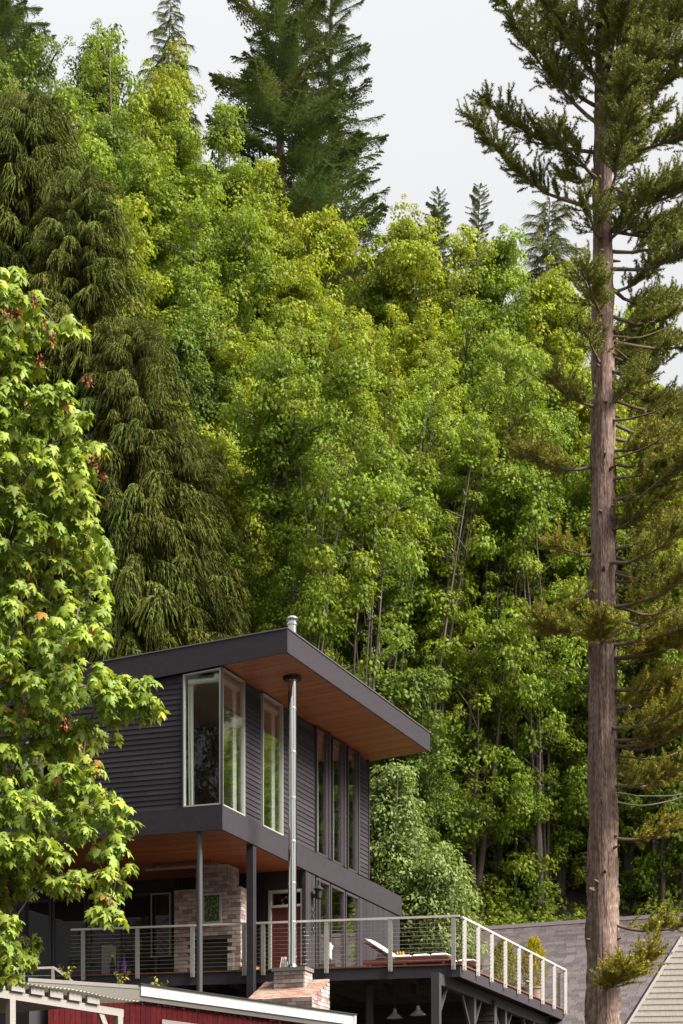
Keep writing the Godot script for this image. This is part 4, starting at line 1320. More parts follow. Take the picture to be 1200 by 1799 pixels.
func build_forest() -> void:
	make_pieces()
	rng.seed = 2024
	var yellow := Color(0.262, 0.312, 0.022)
	var green := Color(0.125, 0.185, 0.024)
	var mid := Color(0.192, 0.262, 0.023)
	var rows := [
		[75.0, 0.0, 88.0, "on the skyline"], [71.0, 150.0, 92.0, "high on the slope"], [68.0, 330.0, 94.0, "halfway up the slope"],
		[65.0, 540.0, 100.0, "low on the slope"], [62.5, 760.0, 108.0, "at the foot of the slope"], [60.8, 960.0, 120.0, "in the wood's front row"]]
	var trees := {}
	for ri in rows.size():
		var row: Array = rows[ri]
		var px := -70.0 + rnd(-30, 30)
		while px < (1290.0 if ri < 4 else 1230.0):
			var x := px
			px += row[2] * rnd(0.6, 0.9)
			if ri >= 4 and x < 330.0: continue
			var z: float = row[0] + rnd(-1.2, 1.2)
			var topy: float = skyline(x) + row[1] + rnd(-35, 45)
			var top := survey(x, topy, z)
			var gy := ground_y(top.x, top.z)
			var h := top.y - gy + 0.5
			if h < 4.5: continue
			if z < 64.8 and x > 780.0: continue          # the neighbouring roof stands here
			if z < 63.0 and x > 610.0 and x < 860.0: continue   # and the shrubs here
			var tint := mid
			var word := "mid-green"
			var yl := exp(-pow((topy - 640.0) / 340.0, 2.0)) * clampf((x - 60.0) / 200.0, 0.0, 1.0)
			if rng.randf() < yl * 0.95:
				tint = yellow; word = "yellow-green"
			elif rng.randf() < 0.35:
				tint = green; word = "deep green"
			var vary := rnd(0.92, 1.1)
			var cf := 0.30 if ri < 3 else rnd(0.26, 0.4)
			var rad := rnd(1.25, 1.8)
			var st := rng.randi_range(2, 4)
			var n := int(clampf(h * 23.0, 140.0, 480.0))
			# the wood is thin and bare-stemmed above the middle of the house
			if ri >= 3: n = int(n * (0.62 if x < 700 else 0.95)); cf = rnd(0.38, 0.5) if x < 700 else rnd(0.18, 0.34)
			if ri >= 4 and x < 720: n = int(n * 0.6); cf = 0.62
			if x > 380 and x < 700 and ri >= 2: n = int(n * 0.55); cf = maxf(cf, 0.5)
			var label := "%s maple %s, %s" % [word, row[3], place_word(x)]
			var tree := maple(label, "maples on the slope", V(top.x, gy - 0.2, top.z), h, rad, cf, tint * vary, st, n, V(rnd(-0.5, 0.5), 0, rnd(0.0, 1.2)), rnd(0.10, 0.17))
			if not trees.has(label): trees[label] = []
			trees[label].append(tree)
	settle_labels(trees)
	# slender bare stems stand in front of the leafy wall
	var order := 0
	for x in [395, 440, 478, 515, 552, 590, 628, 668, 705, 748, 800, 850, 905, 960, 1110, 1165]:
		var z := (60.4 if x < 640 else 63.4) + rnd(-0.5, 1.2)
		if x > 780: z += 1.8
		var b := survey(x, 1500, z)
		var gy := ground_y(b.x, b.z)
		var top := survey(x, lerpf(560.0, 760.0, rng.randf()), z)
		var tr := maple("slender bare-stemmed sapling before the leafy slope", "saplings on the slope", V(b.x, gy - 0.2, b.z), top.y - gy, 1.3, 0.55, mid * rnd(0.9, 1.15), rng.randi_range(2, 5), 80, V(rnd(-2.0, 2.0), 0, rnd(-0.4, 0.8)), rnd(0.035, 0.075))
		order += 1
		tr.set_meta("label", "slender bare-stemmed sapling before the leafy slope, number %s from the left" % ["one", "two", "three", "four", "five", "six", "seven", "eight", "nine", "ten", "eleven", "twelve", "thirteen", "fourteen", "fifteen", "sixteen"][order - 1])
	# slim stems with low sprays just behind the neighbouring roof
	var low := []
	for k in 9:
		var x := 770.0 + k * 56.0 + rnd(-14, 14)
		var z := 64.6 + rnd(-0.3, 1.6)
		var b := survey(x, 1640, z)
		var gy := ground_y(b.x, b.z)
		var tr := maple("", "maples behind the shingled roof", V(b.x, gy - 0.2, b.z), rnd(6.5, 10.0), 1.9, 0.12, mid * rnd(0.9, 1.1), rng.randi_range(3, 4), 120, V(rnd(-0.8, 0.8), 0, rnd(0.2, 1.0)), rnd(0.08, 0.14))
		tr.set_meta("label", "slim-stemmed maple behind the shingled roof, %s from the left" % ["first", "second", "third", "fourth", "fifth", "sixth", "seventh", "eighth", "ninth"][k])
	# ferns and brambles cover the slope
	var spots := []
	var cols := []
	for k in 7000:
		var x := rnd(-26.0, 30.0)
		var z := -lerpf(58.5, 82.0, pow(rng.randf(), 1.7))
		var at := V(x, ground_y(x, z) + rnd(-0.05, 0.35), z)
		var u := 600.0 + x / -z * FOCAL
		if z > -62.6 and u > 770.0: continue
		if z > -64.0 and u < 720.0 and rng.randf() < 0.75: continue
		var sc := rnd(0.5, 1.15)
		spots.append(Transform3D(Basis(Vector3.UP, rnd(0, TAU)) * Basis.from_scale(V(sc, sc * rnd(0.8, 1.6), sc)), at))
		var g := rnd(0.8, 1.15)
		cols.append(Color(mid.r * g, mid.g * g, mid.b * g))
	var und := multi(self, "undergrowth", clumps[2], M.mapleleaf, spots, cols)
	tag(und, "low ferns and brambles covering the forest floor", "undergrowth", "", "stuff")
	# the wood goes on to the right, where the side windows mirror it
	for k in 27:
		var x := 15.5 + (k % 9) * 3.0 + rnd(-1, 1)
		var z := -59.0 - int(k / 9.0) * 6.0 + rnd(-1.5, 1.5)
		maple("maple past the right edge, mirrored in the side windows", "maples out of view", V(x, ground_y(x, z) - 0.2, z), rnd(14, 19), 2.6, 0.1, mid, 2, 190, Vector3.ZERO, 0.15)

# tall trees stand all round the clearing except on the right; they shade the house front and show in its glass
func build_trees_around() -> void:
	rng.seed = 88
	var spots := [[-17, -40], [-22, -50], [-15, -31], [-20, -24], [-13, -20], [-19, -12], [-11, -8], [-16, 0], [-25, -33], [-26, -18], [-14, -36]]
	for k in spots.size():
		var x: float = spots[k][0]
		var z: float = spots[k][1]
		maple("tall tree out of view, closing the clearing round the viewer", "trees out of view", V(x, ground_y(x, z) - 0.2, z), rnd(17, 24), 4.4, 0.16, Color(0.10, 0.15, 0.025), 2, 300, Vector3.ZERO, 0.25)

# ---------------------------------------------------------------- conifers
func conifer(called: String, label: String, category_group: String, base: Vector3, height: float, r: float, fronds: Array, col: Color, per_m: float, first: float, power: float, tilt0: float, tilt1: float, trunk_r: float, thick := 1.0) -> void:
	var t := thing(called, label, "tree", Transform3D(Basis.IDENTITY, base), category_group)
	var s := Soup.new()
	var pts := []
	var rr := []
	for i in 12:
		var u := i / 11.0
		pts.append(V(0.12 * sin(u * 7.0), height * u, 0.1 * cos(u * 6.0)))
		rr.append(trunk_r * (1.0 - 0.96 * u))
	s.tube(pts, rr, 10, Color.WHITE, false)
	for k in int(height * 2.6):       # bare dead limbs among the boughs
		var u := rnd(0.15, 0.9)
		var a0 := rnd(0, TAU)
		var w := r * pow(1.0 - u, power) * rnd(0.5, 1.1)
		var q := V(0.12 * sin(u * 7.0), height * u, 0.1 * cos(u * 6.0))
		var e := q + V(cos(a0) * w, rnd(-0.35, 0.15) * w, sin(a0) * w)
		s.tube([q, q.lerp(e, 0.55) + V(0, 0.12 * w, 0), e], [0.028, 0.016, 0.005], 4, Color.WHITE, false)
	put(t, "trunk", s.mesh(), M.palebark)
	var spots := []
	var cols := []
	var n := int(height * (1.0 - first) * per_m)
	var a := 0.0
	for i in n:
		var u := lerpf(first, 0.995, float(i) / n)
		var v := (u - first) / (1.0 - first)
		a += 2.399 + rnd(-0.4, 0.4)
		var reach := r * pow(1.0 - v, power) * rnd(0.28, 1.22) + 0.25
		var tilt := lerpf(tilt0, tilt1, v) + rnd(-0.14, 0.14)
		var d := V(cos(a) * cos(tilt), sin(tilt), sin(a) * cos(tilt))
		var b := frame_to(d, rnd(-0.35, 0.35)) * Basis.from_scale(V(reach * 0.95 * thick * (1.0 if i % 2 else -1.0), reach, reach))
		spots.append(Transform3D(b, V(0.12 * sin(u * 7.0), height * u, 0.1 * cos(u * 6.0))))
		var g := rnd(0.75, 1.25)
		cols.append(Color(col.r * g * rnd(0.9, 1.15), col.g * g, col.b * g))
	multi(t, "crown", fronds[rng.randi_range(0, 2)], M.needle, spots, cols).set_meta("kind", "stuff")

func conifer_at(called: String, label: String, px: float, topy: float, z: float, r: float, fronds: Array, col: Color, per_m: float, first: float, power: float, tilt0: float, tilt1: float, trunk_r: float, thick := 1.0) -> void:
	var top := survey(px, topy, z)
	var gy := ground_y(top.x, top.z)
	conifer(called, label, "", V(top.x, gy - 0.3, top.z), top.y - gy + 0.3, r, fronds, col, per_m, first, power, tilt0, tilt1, trunk_r, thick)

func build_conifers() -> void:
	rng.seed = 515
	var dark := Color(0.150, 0.182, 0.085)
	var olive := Color(0.092, 0.116, 0.026)
	conifer_at("douglas_fir", "tall dark fir rising highest at the middle of the skyline", 497, -190, 86, 5.6, fir_fronds, dark, 11.5, 0.12, 0.72, -0.18, 0.5, 0.42)
	conifer_at("douglas_fir", "dark fir standing close behind the right side of the tallest fir", 585, -210, 92, 3.6, fir_fronds, dark, 9.5, 0.25, 0.8, 0.0, 0.5, 0.3)
	conifer_at("douglas_fir", "dark conifer cut off by the upper left corner", 8, -150, 82, 4.6, fir_fronds, dark * 1.1, 14.0, 0.3, 0.75, -0.1, 0.4, 0.35)
	conifer_at("douglas_fir", "small dark fir spire left of another, above the yellow-green maples", 768, 335, 90, 2.1, fir_fronds, dark, 26.0, 0.2, 0.7, -0.3, 0.4, 0.2)
	conifer_at("douglas_fir", "sharp narrow fir spire standing alone in the sky gap", 840, 325, 88, 1.9, fir_fronds, dark, 25.0, 0.2, 0.75, -0.3, 0.4, 0.18)
	conifer_at("redcedar", "spiky drooping cedar top against the sky left of the tall fir", 297, -15, 84, 2.6, cedar_fronds, olive * 0.75, 30.0, 0.2, 0.7, -0.1, 0.3, 0.25)
	conifer_at("redcedar", "pale thin cedar top just left of the redwood trunk", 962, 350, 82, 2.6, cedar_fronds, Color(0.12, 0.15, 0.06), 26.0, 0.2, 0.55, 0.1, 0.6, 0.2)
	conifer_at("redcedar", "broad dark drooping cedar at the left edge above the near maple", 45, 165, 62, 3.0, cedar_fronds, olive, 60.0, 0.08, 0.36, -0.05, 0.3, 0.3)
	conifer_at("redcedar", "tall drooping cedar second from the left edge", 140, 300, 60.5, 2.8, cedar_fronds, olive * 1.08, 62.0, 0.06, 0.38, -0.05, 0.25, 0.26)
	conifer_at("redcedar", "drooping cedar rising behind the left part of the house roof", 235, 560, 59.5, 2.7, cedar_fronds, olive, 66.0, 0.04, 0.40, -0.05, 0.25, 0.26)
	conifer_at("redcedar", "shorter cedar nearest the bare stems above the house roof", 325, 760, 60.0, 2.2, cedar_fronds, olive * 0.95, 64.0, 0.06, 0.42, -0.05, 0.25, 0.2)

# ---------------------------------------------------------------- the redwood at the right
func build_redwood() -> void:
	rng.seed = 909
	var z := 38.0
	var base := survey(1059, 1799, z)
	base.y = ground_y(base.x, base.z) - 0.2
	var t := thing("redwood", "tall straight redwood with furrowed reddish trunk at the right", "tree", Transform3D(Basis.IDENTITY, base))
	var H := 27.5
	var s := Soup.new()
	var nz := FastNoiseLite.new()
	nz.seed = 4
	nz.frequency = 1.0
	nz.fractal_octaves = 3
	var segs := 84
	var rings := 190
	var ks := [[0.0, 0.31], [2.5, 0.265], [8.0, 0.225], [13.0, 0.19], [18.0, 0.145], [22.0, 0.095], [27.5, 0.02]]
	for j in rings + 1:
		var y := H * j / rings
		var rad := 0.02
		for i in ks.size() - 1:
			if y <= ks[i + 1][0]:
				rad = lerpf(ks[i][1], ks[i + 1][1], (y - ks[i][0]) / (ks[i + 1][0] - ks[i][0]))
				break
		for i in segs:
			var a := TAU * i / segs
			var f := nz.get_noise_3d(cos(a) * 8.0, y * 0.55, sin(a) * 8.0)
			var f2 := nz.get_noise_3d(cos(a) * 14.0, y * 1.6 + 40.0, sin(a) * 14.0)
			var k := rad * (1.0 + 0.26 * (absf(f) * 2.2 - 0.35) + 0.10 * f2)
			var tone := clampf(0.5 + f2 * 0.9, 0.0, 1.0)
			var streak := clampf(0.5 + 1.3 * nz.get_noise_3d(cos(a) * 11.0, y * 0.35 + 90.0, sin(a) * 11.0), 0.0, 1.0)
			var col := Color(0.36, 0.285, 0.265).lerp(Color(0.38, 0.25, 0.20), tone)
			col = Color(0.25, 0.15, 0.11).lerp(col * 1.12, streak)
			s.vert(V(cos(a) * k, y, sin(a) * k), V(cos(a), 0.02, sin(a)), col)
	for j in rings:
		for i in segs:
			var a0 := j * segs + i
			var a1 := j * segs + (i + 1) % segs
			s.tri(a0, a0 + segs, a1 + segs); s.tri(a0, a1 + segs, a1)
	put(t, "trunk", s.mesh(), M.redbark)
	for k in 34:
		var y := rnd(2.0, 17.0)
		var a := rnd(-0.6, PI + 0.6)
		var rad := lerpf(0.27, 0.15, y / 17.0)
		var d := V(cos(a), rnd(-0.3, 0.3), sin(a)).normalized()
		var k0 := V(cos(a) * rad * 0.8, y, sin(a) * rad * 0.8)
		var st := Soup.new()
		st.tube([k0, k0 + d * rnd(0.07, 0.10), k0 + d * rnd(0.11, 0.22)], [0.045, 0.03, 0.014], 6)
		put(t, "stub", st.mesh(), M.twig)
	var sets := [[], [], []]
	var cols := [[], [], []]
	var px_m := FOCAL / z
	# [height on the trunk in photo rows, reach sideways, rise, depth, foliage]
	var list := [[222, -190, 205, 0.6, 1.0], [190, -120, 205, -0.5, 1.0], [268, -205, 98, -0.2, 1.0], [322, -95, 55, 0.8, 0.8], [367, -235, 146, 0.3, 1.0],
		[150, -110, 175, 0.3, 1.0], [100, -95, 150, -0.6, 1.0], [300, -60, 40, -1.0, 0.7], [420, -45, 25, 1.0, 0.9],
		[715, -95, 28, 0.5, 1.1], [560, -45, 30, 1.2, 1.2], [640, -40, 20, 1.0, 0.6], [815, -150, 14, 0.2, 1.0], [975, -90, 6, 0.4, 0.8], [1015, -55, -50, 0.3, 0.3], [1105, -120, -6, 0.5, 1.5], [1125, -20, -8, 1.4, 1.4], [1410, -14, 5, 0.8, 0.0],
		[1735, 20, 10, 1.4, 1.6], [1720, 75, 35, 0.8, 1.3], [1615, 150, -10, 0.4, 0.9], [1470, 130, 10, 0.3, 0.9], [1380, 140, 24, 0.7, 1.0], [1385, 150, 2, -0.5, 0.0], [1310, 145, 22, 0.4, 0.9], [1245, 150, 30, 0.3, 1.0], [1160, 150, 30, 0.5, 1.1], [1055, 160, 4, -0.3, 0.2], [1000, 170, -8, 0.3, 0.3], [970, 170, 55, 0.6, 1.0], [900, 165, 10, -0.6, 0.4], [880, 150, 50, 0.9, 1.1], [815, 160, 30, 0.2, 1.1]]
	for k in 64:
		var py := lerpf(-140.0, 1400.0, k / 63.0) + rnd(-8, 8)
		list.append([py, rnd(60, 235), rnd(10, 120) * (1.2 if py < 450 else 0.45), rnd(-1.6, 1.6), rnd(0.8, 1.2) if py < 750 else (rnd(0.6, 1.0) if k % 3 else 0.0)])
	for k in 10:
		list.append([rnd(-140, 430), rnd(-60, 60), rnd(60, 140), rnd(0.8, 1.8), 0.9])
	for k in 8:
		list.append([rnd(480, 1700), rnd(40, 190), rnd(-30, 40), rnd(-1.0, 1.0), 0.0])
	for b in list:
		var y: float = EYE.y + (2200.0 - b[0]) / px_m - base.y
		if y > H - 0.3: continue
		var p0 := V(0, y, 0)
		var p3 := V(b[1] / px_m, y + b[2] / px_m, b[3])
		var bare: bool = b[4] < 0.1
		var d := p3 - p0
		var sag := d.length() * rnd(0.06, 0.14)
		if b[2] > 90: sag *= 1.5
		var pts := []
		var rr := []
		for i in 8:
			var u := i / 7.0
			pts.append(p0.lerp(p3, u) + V(0, -sag * sin(PI * u), 0) + rdir() * 0.02)
			rr.append(lerpf(0.042 if not bare else 0.026, 0.007, u))
		var bs := Soup.new()
		bs.tube(pts, rr, 6, Color.WHITE, false)
		put(t, "branch", bs.mesh(), M.twig if rng.randf() < 0.75 else M.palebark)
		if bare: continue
		var tint := Color(0.215, 0.245, 0.068).lerp(Color(0.310, 0.275, 0.042), clampf((b[0] - 450.0) / 700.0, 0.0, 1.0) * rnd(0.4, 1.0))
		var steps := int(d.length() * 13.0)
		for i in steps:
			var u := lerpf(0.22, 1.0, float(i) / steps)
			if u < 0.4 and rng.randf() > (u - 0.1) * 2.0: continue
			var fi := u * 7.0
			var ii := mini(int(fi), 6)
			var p: Vector3 = pts[ii].lerp(pts[ii + 1], fi - ii)
			var dir: Vector3 = (pts[ii + 1] - pts[ii]).normalized()
			for k in int(round(3.1 * b[4] + rnd(-0.6, 0.6))):
				var out := dir.cross(rdir()).normalized()
				out.y = absf(out.y) * 0.8 - 0.12
				var side := (dir * rnd(0.35, 0.9) + out).normalized()
				var ln := rnd(0.10, 0.50) * (1.2 - 0.5 * u)
				for q in 3:
					var at := p + side * ln * (0.15 + 0.42 * q)
					var dd := (side + rdir() * 0.45 + V(0, 0.22, 0)).normalized()
					var sc := rnd(0.18, 0.30)
					var m := rng.randi_range(0, 2)
					sets[m].append(Transform3D(frame_to(dd, rnd(0, TAU)) * Basis.from_scale(V(sc * 1.15, sc * 1.15, sc)), at))
					var g := rnd(0.7, 1.25)
					cols[m].append(Color(tint.r * g * rnd(0.9, 1.12), tint.g * g, tint.b * g))
	for m in 3:
		multi(t, "crown", shoots[m], M.needle, sets[m], cols[m]).set_meta("kind", "stuff")

# ---------------------------------------------------------------- the maple that reaches in from the left
func build_near_maple() -> void:
	rng.seed = 4242
	var z := 30.0
	var root := survey(-430, 1799, z + 1.0)
	root.y = ground_y(root.x, root.z) - 0.2
	var t := thing("bigleaf_maple", "near maple with large bright leaves reaching in from the left", "tree", Transform3D(Basis.IDENTITY, root))
	# leafy masses: photo column, row, half width, half height
	var masses := [[20, 520, 60, 55], [-20, 620, 90, 90], [45, 600, 60, 55], [100, 575, 50, 22], [20, 730, 90, 75], [85, 690, 45, 50], [140, 760, 50, 38], [40, 840, 120, 70], [125, 850, 60, 55], [20, 960, 140, 70], [145, 955, 65, 55],
		[40, 1080, 130, 75], [150, 1050, 55, 50], [130, 1130, 60, 40], [10, 1190, 120, 70], [120, 1210, 90, 45], [195, 1215, 50, 45], [250, 1225, 32, 40], [60, 1290, 110, 55], [155, 1280, 50, 35], [20, 1370, 110, 60], [145, 1350, 35, 25], [110, 1380, 40, 30],
		[165, 1420, 60, 48], [200, 1450, 35, 38], [40, 1430, 70, 38], [120, 1455, 40, 30], [45, 1500, 75, 45], [95, 1535, 45, 30], [15, 1550, 50, 45], [130, 1545, 30, 20], [195, 1505, 38, 30], [205, 1540, 32, 18], [190, 1575, 26, 10], [190, 1610, 26, 13], [15, 1640, 40, 42], [50, 1665, 28, 30], [15, 1700, 35, 25], [-60, 700, 70, 200], [-60, 1000, 80, 250], [-60, 1400, 80, 250]]
	var s := Soup.new()
	var trunk := []
	var tr := []
	for i in 10:
		var u := i / 9.0
		trunk.append(V(0.3 * sin(u * 3.0), 14.5 * u, 0.2 * u))
		tr.append(lerpf(0.28, 0.05, u))
	s.tube(trunk, tr, 12, Color.WHITE, false)
	put(t, "trunk", s.mesh(), M.fgbark)
	var centres := []
	var frames := []
	var seeds := []
	var seed_cols := []
	for m in masses:
		var c: Vector3 = survey(m[0], m[1], z + rnd(-0.5, 0.6)) - root
		var px_m := FOCAL / z
		var rx: float = m[2] / px_m
		var ry: float = m[3] / px_m
		var from_y := clampf(c.y - (c.x) * 0.35, 2.0, 14.0)
		var fi := from_y / 14.5 * 9.0
		var ii := mini(int(fi), 8)
		var p: Vector3 = trunk[ii].lerp(trunk[ii + 1], fi - ii)
		var best := 9.0
		if m[0] > 0:
			for q in centres:                       # a twig springs from the nearest leafy limb above or to its left
				var away: float = q.distance_to(c)
				if away < best and away < 1.9 and (q.y > c.y - 0.1 or q.x < c.x - 0.5):
					best = away
					p = q
		centres.append(c)
		var midp := p.lerp(c, 0.55) + V(0, minf(0.25, p.distance_to(c) * 0.12), rnd(-0.15, 0.15))
		var ls := Soup.new()
		ls.tube([p, midp, p.lerp(c, 0.8) + V(0, 0.1, 0), c], [0.045 if best > 8.0 else 0.014, 0.026 if best > 8.0 else 0.011, 0.012, 0.006], 5, Color.WHITE, false)
		var n := int(clampf(rx * ry * 135.0, 9.0, 250.0))
		for k in n:
			var d := rdir() * pow(rng.randf(), 0.33)
			var at := c + V(d.x * rx, d.y * ry, d.z * minf(rx, 0.9))
			if k < 8: ls.tube([c.lerp(p, 0.1), c.lerp(at, 0.5) + V(0, 0.05, 0), at + V(0, 0.03, 0)], [0.008, 0.006, 0.003], 3, Color.WHITE, false)
			var leaves := rng.randi_range(6, 10)
			for q in leaves:
				var a := TAU * q / leaves + rnd(-0.5, 0.5)
				var o := V(cos(a), 0, sin(a))
				var base_p := at + o * rnd(0.02, 0.09) + V(0, rnd(-0.07, 0.07), 0)
				var nn := (V(0, 0.7, 0.15) + o * rnd(0.3, 0.95) + rdir() * 0.45).normalized()
				var fr := leaf_frame(base_p, nn, o + V(0, -rnd(0.5, 1.3), 0) + rdir() * 0.3)
				frames.append([fr, rnd(0.08, 0.19)])
		put(t, "limb", ls.mesh(), M.fgbark)
	# leaf shapes
	var shapes := []
	for k in 4:
		var lf := Soup.new()
		add_leaf(lf, Transform3D.IDENTITY, 1.0, LOBED_FINE, [0.35, 0.6, 0.85, 0.5][k], Color.WHITE)
		lf.tube([V(0, 0, 0), V(0, 0.06, -0.35)], [0.012, 0.009], 3, Color(1.6, 0.7, 0.8), false)
		shapes.append(lf.mesh())
	# the leaves in front are single parts, the rest one mass
	frames.sort_custom(func(p, q): return p[0].origin.z > q[0].origin.z)
	var tones := []
	for k in 8:
		var mt: StandardMaterial3D = M.nearleaf.duplicate()
		var c := near_tint()
		mt.albedo_color = lin(c.r, c.g, c.b)
		tones.append(mt)
	var sets := [[], [], [], []]
	var cols := [[], [], [], []]
	var singles := 0
	for i in frames.size():
		var fr: Transform3D = frames[i][0]
		var sc: float = frames[i][1]
		var tf := Transform3D(fr.basis * Basis.from_scale(V(sc, sc, sc)), fr.origin)
		var px := 600.0 + (fr.origin.x + root.x) / z * FOCAL
		if singles < 295 and px > 8.0 and i % 2 == 0:
			put(t, "leaf", shapes[i % 4], tones[rng.randi_range(0, 7)], tf)
			singles += 1
		else:
			sets[i % 4].append(tf)
			cols[i % 4].append(near_tint())
	for m in 4:
		var f := multi(t, "foliage", shapes[m], M.nearleaf, sets[m], cols[m])
		f.set_meta("kind", "stuff")
	# the rest of its crown, out past the left edge
	var far := []
	var far_c := []
	for k in 420:
		var d := rdir() * pow(rng.randf(), 0.4)
		var at := V(-0.6 + d.x * 4.6, 10.5 + d.y * 6.0, d.z * 4.0)
		if 600.0 + (at.x + root.x) / -(at.z + root.z) * FOCAL > -95.0: continue
		var sc := rnd(0.8, 1.4)
		far.append(Transform3D(Basis(Vector3.UP, rnd(0, TAU)) * Basis.from_scale(V(sc, sc, sc)), at))
		far_c.append(near_tint())
	multi(t, "foliage", clumps[0], M.nearleaf, far, far_c).set_meta("kind", "stuff")
	# hanging winged seeds
	for sp in [[62, 520], [75, 560], [30, 545], [90, 590], [165, 805], [180, 830], [70, 630], [155, 660], [10, 545], [118, 1170], [40, 1240], [115, 1265]]:
		var at: Vector3 = survey(sp[0], sp[1], z - 0.55) - root
		var g := Soup.new()
		for k in 26:
			var o := V(rnd(-1, 1) * 0.07, rnd(-0.11, 0.05), rnd(-1, 1) * 0.07)
			add_leaf(g, leaf_frame(at + o, rdir(), V(rnd(-0.5, 0.5), -1, rnd(-0.5, 0.5))), rnd(0.04, 0.06), OVAL, 0.2, Color.WHITE)
		put(t, "seed_cluster", g.mesh(), M.samara)

func near_tint() -> Color:
	var g := rnd(0.72, 1.25)
	var y := rng.randf()
	var c := Color(0.180, 0.270, 0.040).lerp(Color(0.30, 0.335, 0.035), y * y)
	if rng.randf() < 0.015: c = Color(0.36, 0.19, 0.04)
	return Color(c.r * g, c.g * g, c.b * g)

# ---------------------------------------------------------------- shrubs, pots and weeds
func shrub(called: String, label: String, base: Vector3, w: float, h: float, n: int, tint: Color, group := "") -> void:
	var t := thing(called, label, "shrub", Transform3D(Basis.IDENTITY, base), group)
	var s := Soup.new()
	var sets := [[], [], []]
	var cols := [[], [], []]
	for k in 9:
		var a := rnd(0, TAU)
		var q := V(cos(a) * w * rnd(0.2, 0.7), h * rnd(0.6, 0.95), sin(a) * w * rnd(0.2, 0.7))
		s.tube([V(rnd(-0.15, 0.15), 0, rnd(-0.15, 0.15)), q * 0.5 + V(0, h * 0.08, 0), q], [0.035, 0.022, 0.008], 5, Color.WHITE, false)
	for i in n:
		var d := rdir()
		var k := pow(rng.randf(), 0.3)
		var y := h * (0.5 + 0.5 * d.y * k)
		var ww := w * (1.0 - 0.30 * y / h) * (1.0 + 0.15 * sin(y * 4.0 + d.x * 3.0))
		var at := V(d.x * ww * k, y, d.z * ww * k)
		var m := i % 3
		var sc := rnd(0.8, 1.35)
		sets[m].append(Transform3D(Basis(rdir(), rnd(-0.5, 0.5)) * Basis(Vector3.UP, rnd(0, TAU)) * Basis.from_scale(V(sc, sc, sc)), at))
		var g := rnd(0.75, 1.25)
		cols[m].append(Color(tint.r * g, tint.g * g, tint.b * g))
	put(t, "stems", s.mesh(), M.palebark)
	for m in 3:
		multi(t, "crown", shrub_clumps[m], M.mapleleaf, sets[m], cols[m]).set_meta("kind", "stuff")

func potted_conifer(label: String, at: Vector3, h: float, r: float, inner: Color, outer: Color) -> void:
	var t := hthing("potted_conifer", label, "potted plant", at, 0.0, "conifers in pots")
	var s := Soup.new()
	s.lathe([Vector2(0.0, 0.0), Vector2(0.17, 0.0), Vector2(0.22, 0.36), Vector2(0.245, 0.365), Vector2(0.245, 0.41), Vector2(0.21, 0.41), Vector2(0.20, 0.36), Vector2(0.0, 0.36)], 24)
	put(t, "pot", s.mesh(), M.terracotta)
	s = Soup.new()
	s.tube([V(0, 0.3, 0), V(0, 0.4 + h * 0.85, 0)], [0.03, 0.006], 6)
	put(t, "trunk", s.mesh(), M.twig)
	var tf := []
	var co := []
	for i in 900:
		var u := pow(rng.randf(), 0.9)
		var a := rnd(0, TAU)
		var rad := r * sin(PI * clampf(0.12 + 0.88 * (1.0 - pow(u, 1.3)) * 0.72, 0, 1)) * pow(1.0 - u, 0.28) * pow(rng.randf(), 0.3)
		var at2 := V(cos(a) * rad, 0.40 + h * u * 0.93, sin(a) * rad)
		var d := V(cos(a) * 0.55, 1.0, sin(a) * 0.55) + rdir() * 0.35
		var sc := rnd(0.09, 0.15)
		tf.append(Transform3D(frame_to(d, rnd(0, 6)) * Basis.from_scale(V(sc, sc, sc)), at2))
		var c := inner.lerp(outer, clampf(rng.randf() * 1.1, 0, 1))
		var g := rnd(0.75, 1.2)
		co.append(Color(c.r * g, c.g * g, c.b * g))
	multi(t, "crown", shoots[0], M.grass, tf, co).set_meta("kind", "stuff")

func flower_pot(label: String, at: Vector3, bloom: Material) -> void:
	var t := hthing("flower_pot", label, "potted plant", at, 0.0, "flower pots")
	var s := Soup.new()
	s.lathe([Vector2(0.0, 0.0), Vector2(0.12, 0.0), Vector2(0.17, 0.30), Vector2(0.19, 0.31), Vector2(0.19, 0.35), Vector2(0.0, 0.34)], 20)
	put(t, "pot", s.mesh(), M.concrete)
	var f := Soup.new()
	var l := Soup.new()
	for i in 90:
		var d := rdir()
		d.y = absf(d.y)
		var p := V(d.x * 0.22, 0.36 + d.y * 0.16, d.z * 0.22)
		add_leaf(f if i % 2 else l, leaf_frame(p, d + rdir() * 0.3, rdir()), rnd(0.05, 0.08), OVAL, 0.2, Color(0.08, 0.14, 0.03) if i % 2 == 0 else Color.WHITE)
	put(t, "blossom", f.mesh(), bloom)
	put(t, "leaves", l.mesh(), M.grass)

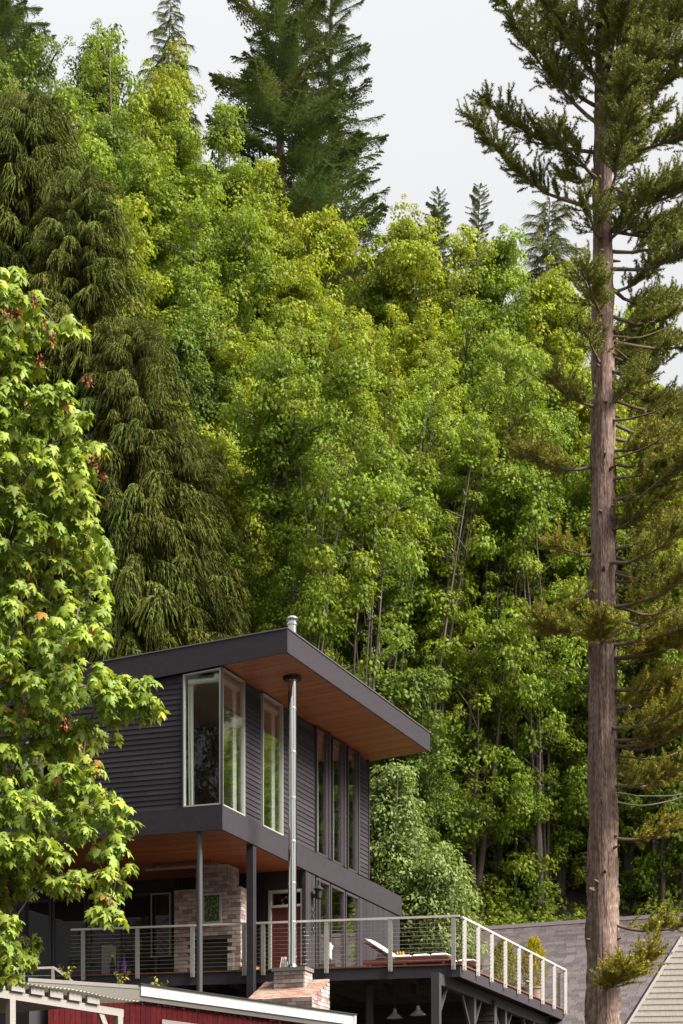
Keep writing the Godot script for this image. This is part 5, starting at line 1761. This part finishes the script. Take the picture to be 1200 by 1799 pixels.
func weed(label: String, at: Vector3, n: int, h: float) -> void:
	var t := thing("weed", label, "plant", Transform3D(Basis.IDENTITY, at), "weeds on the cabin roof")
	var s := Soup.new()
	for k in n:
		var a := rnd(0, TAU)
		var d := V(cos(a) * 0.6, rnd(0.3, 1.0), sin(a) * 0.6).normalized()
		var g := rnd(0.7, 1.3)
		var q := d * h * rnd(0.2, 1.0)
		s.tube([V(0, -0.03, 0), q], [0.006, 0.003], 3, Color(0.22, 0.16, 0.08), false)
		for i in 4:
			add_leaf(s, leaf_frame(q * (0.4 + 0.2 * i), d + rdir() * 0.6, rdir() + d), rnd(0.06, 0.12), OVAL, 0.4, Color(0.22 * g, 0.22 * g, 0.04 * g))
	put(t, "leaves", s.mesh(), M.grass)

func build_small_plants() -> void:
	rng.seed = 6006
	var tint := Color(0.20, 0.26, 0.085)
	var a := survey(690, 1640, 60.5)
	a.y = ground_y(a.x, a.z) - 0.2
	var top := survey(690, 1335, 60.5)
	shrub("leafy_shrub", "tall dense small-leaved shrub against the back corner of the house", a, 1.1, top.y - a.y, 330, tint)
	a = survey(775, 1640, 60.0)
	a.y = ground_y(a.x, a.z) - 0.2
	top = survey(775, 1490, 60.0)
	shrub("leafy_shrub", "lower spreading shrub right of the tall one, above the deck railing", a, 1.15, top.y - a.y, 220, tint * 1.05)
	potted_conifer("green cone-shaped conifer with gilded edge in a pot on the deck", V(3.72, 0.03, -9.9), 1.25, 0.40, Color(0.11, 0.21, 0.03), Color(0.46, 0.43, 0.02))
	potted_conifer("golden cone-shaped conifer in a pale pot near the deck's far end", V(4.42, 0.03, -10.3), 1.3, 0.36, Color(0.24, 0.28, 0.02), Color(0.66, 0.52, 0.015))
	flower_pot("pot of purple flowers between the two conifers", V(4.05, 0.03, -10.0), M.purple)
	flower_pot("pot of white flowers in front of the golden conifer", V(4.35, 0.03, -9.75), M.flower)
	weed("yellowing weed sprawling on the cabin roof left of the round post", survey(212, 1727, 40.5), 9, 0.42)
	weed("small dry weed on the cabin roof below the deck edge", survey(278, 1735, 40.6), 5, 0.24)
	weed("spiky weed beside the lower stair rail", survey(117, 1718, 41.0), 8, 0.3)
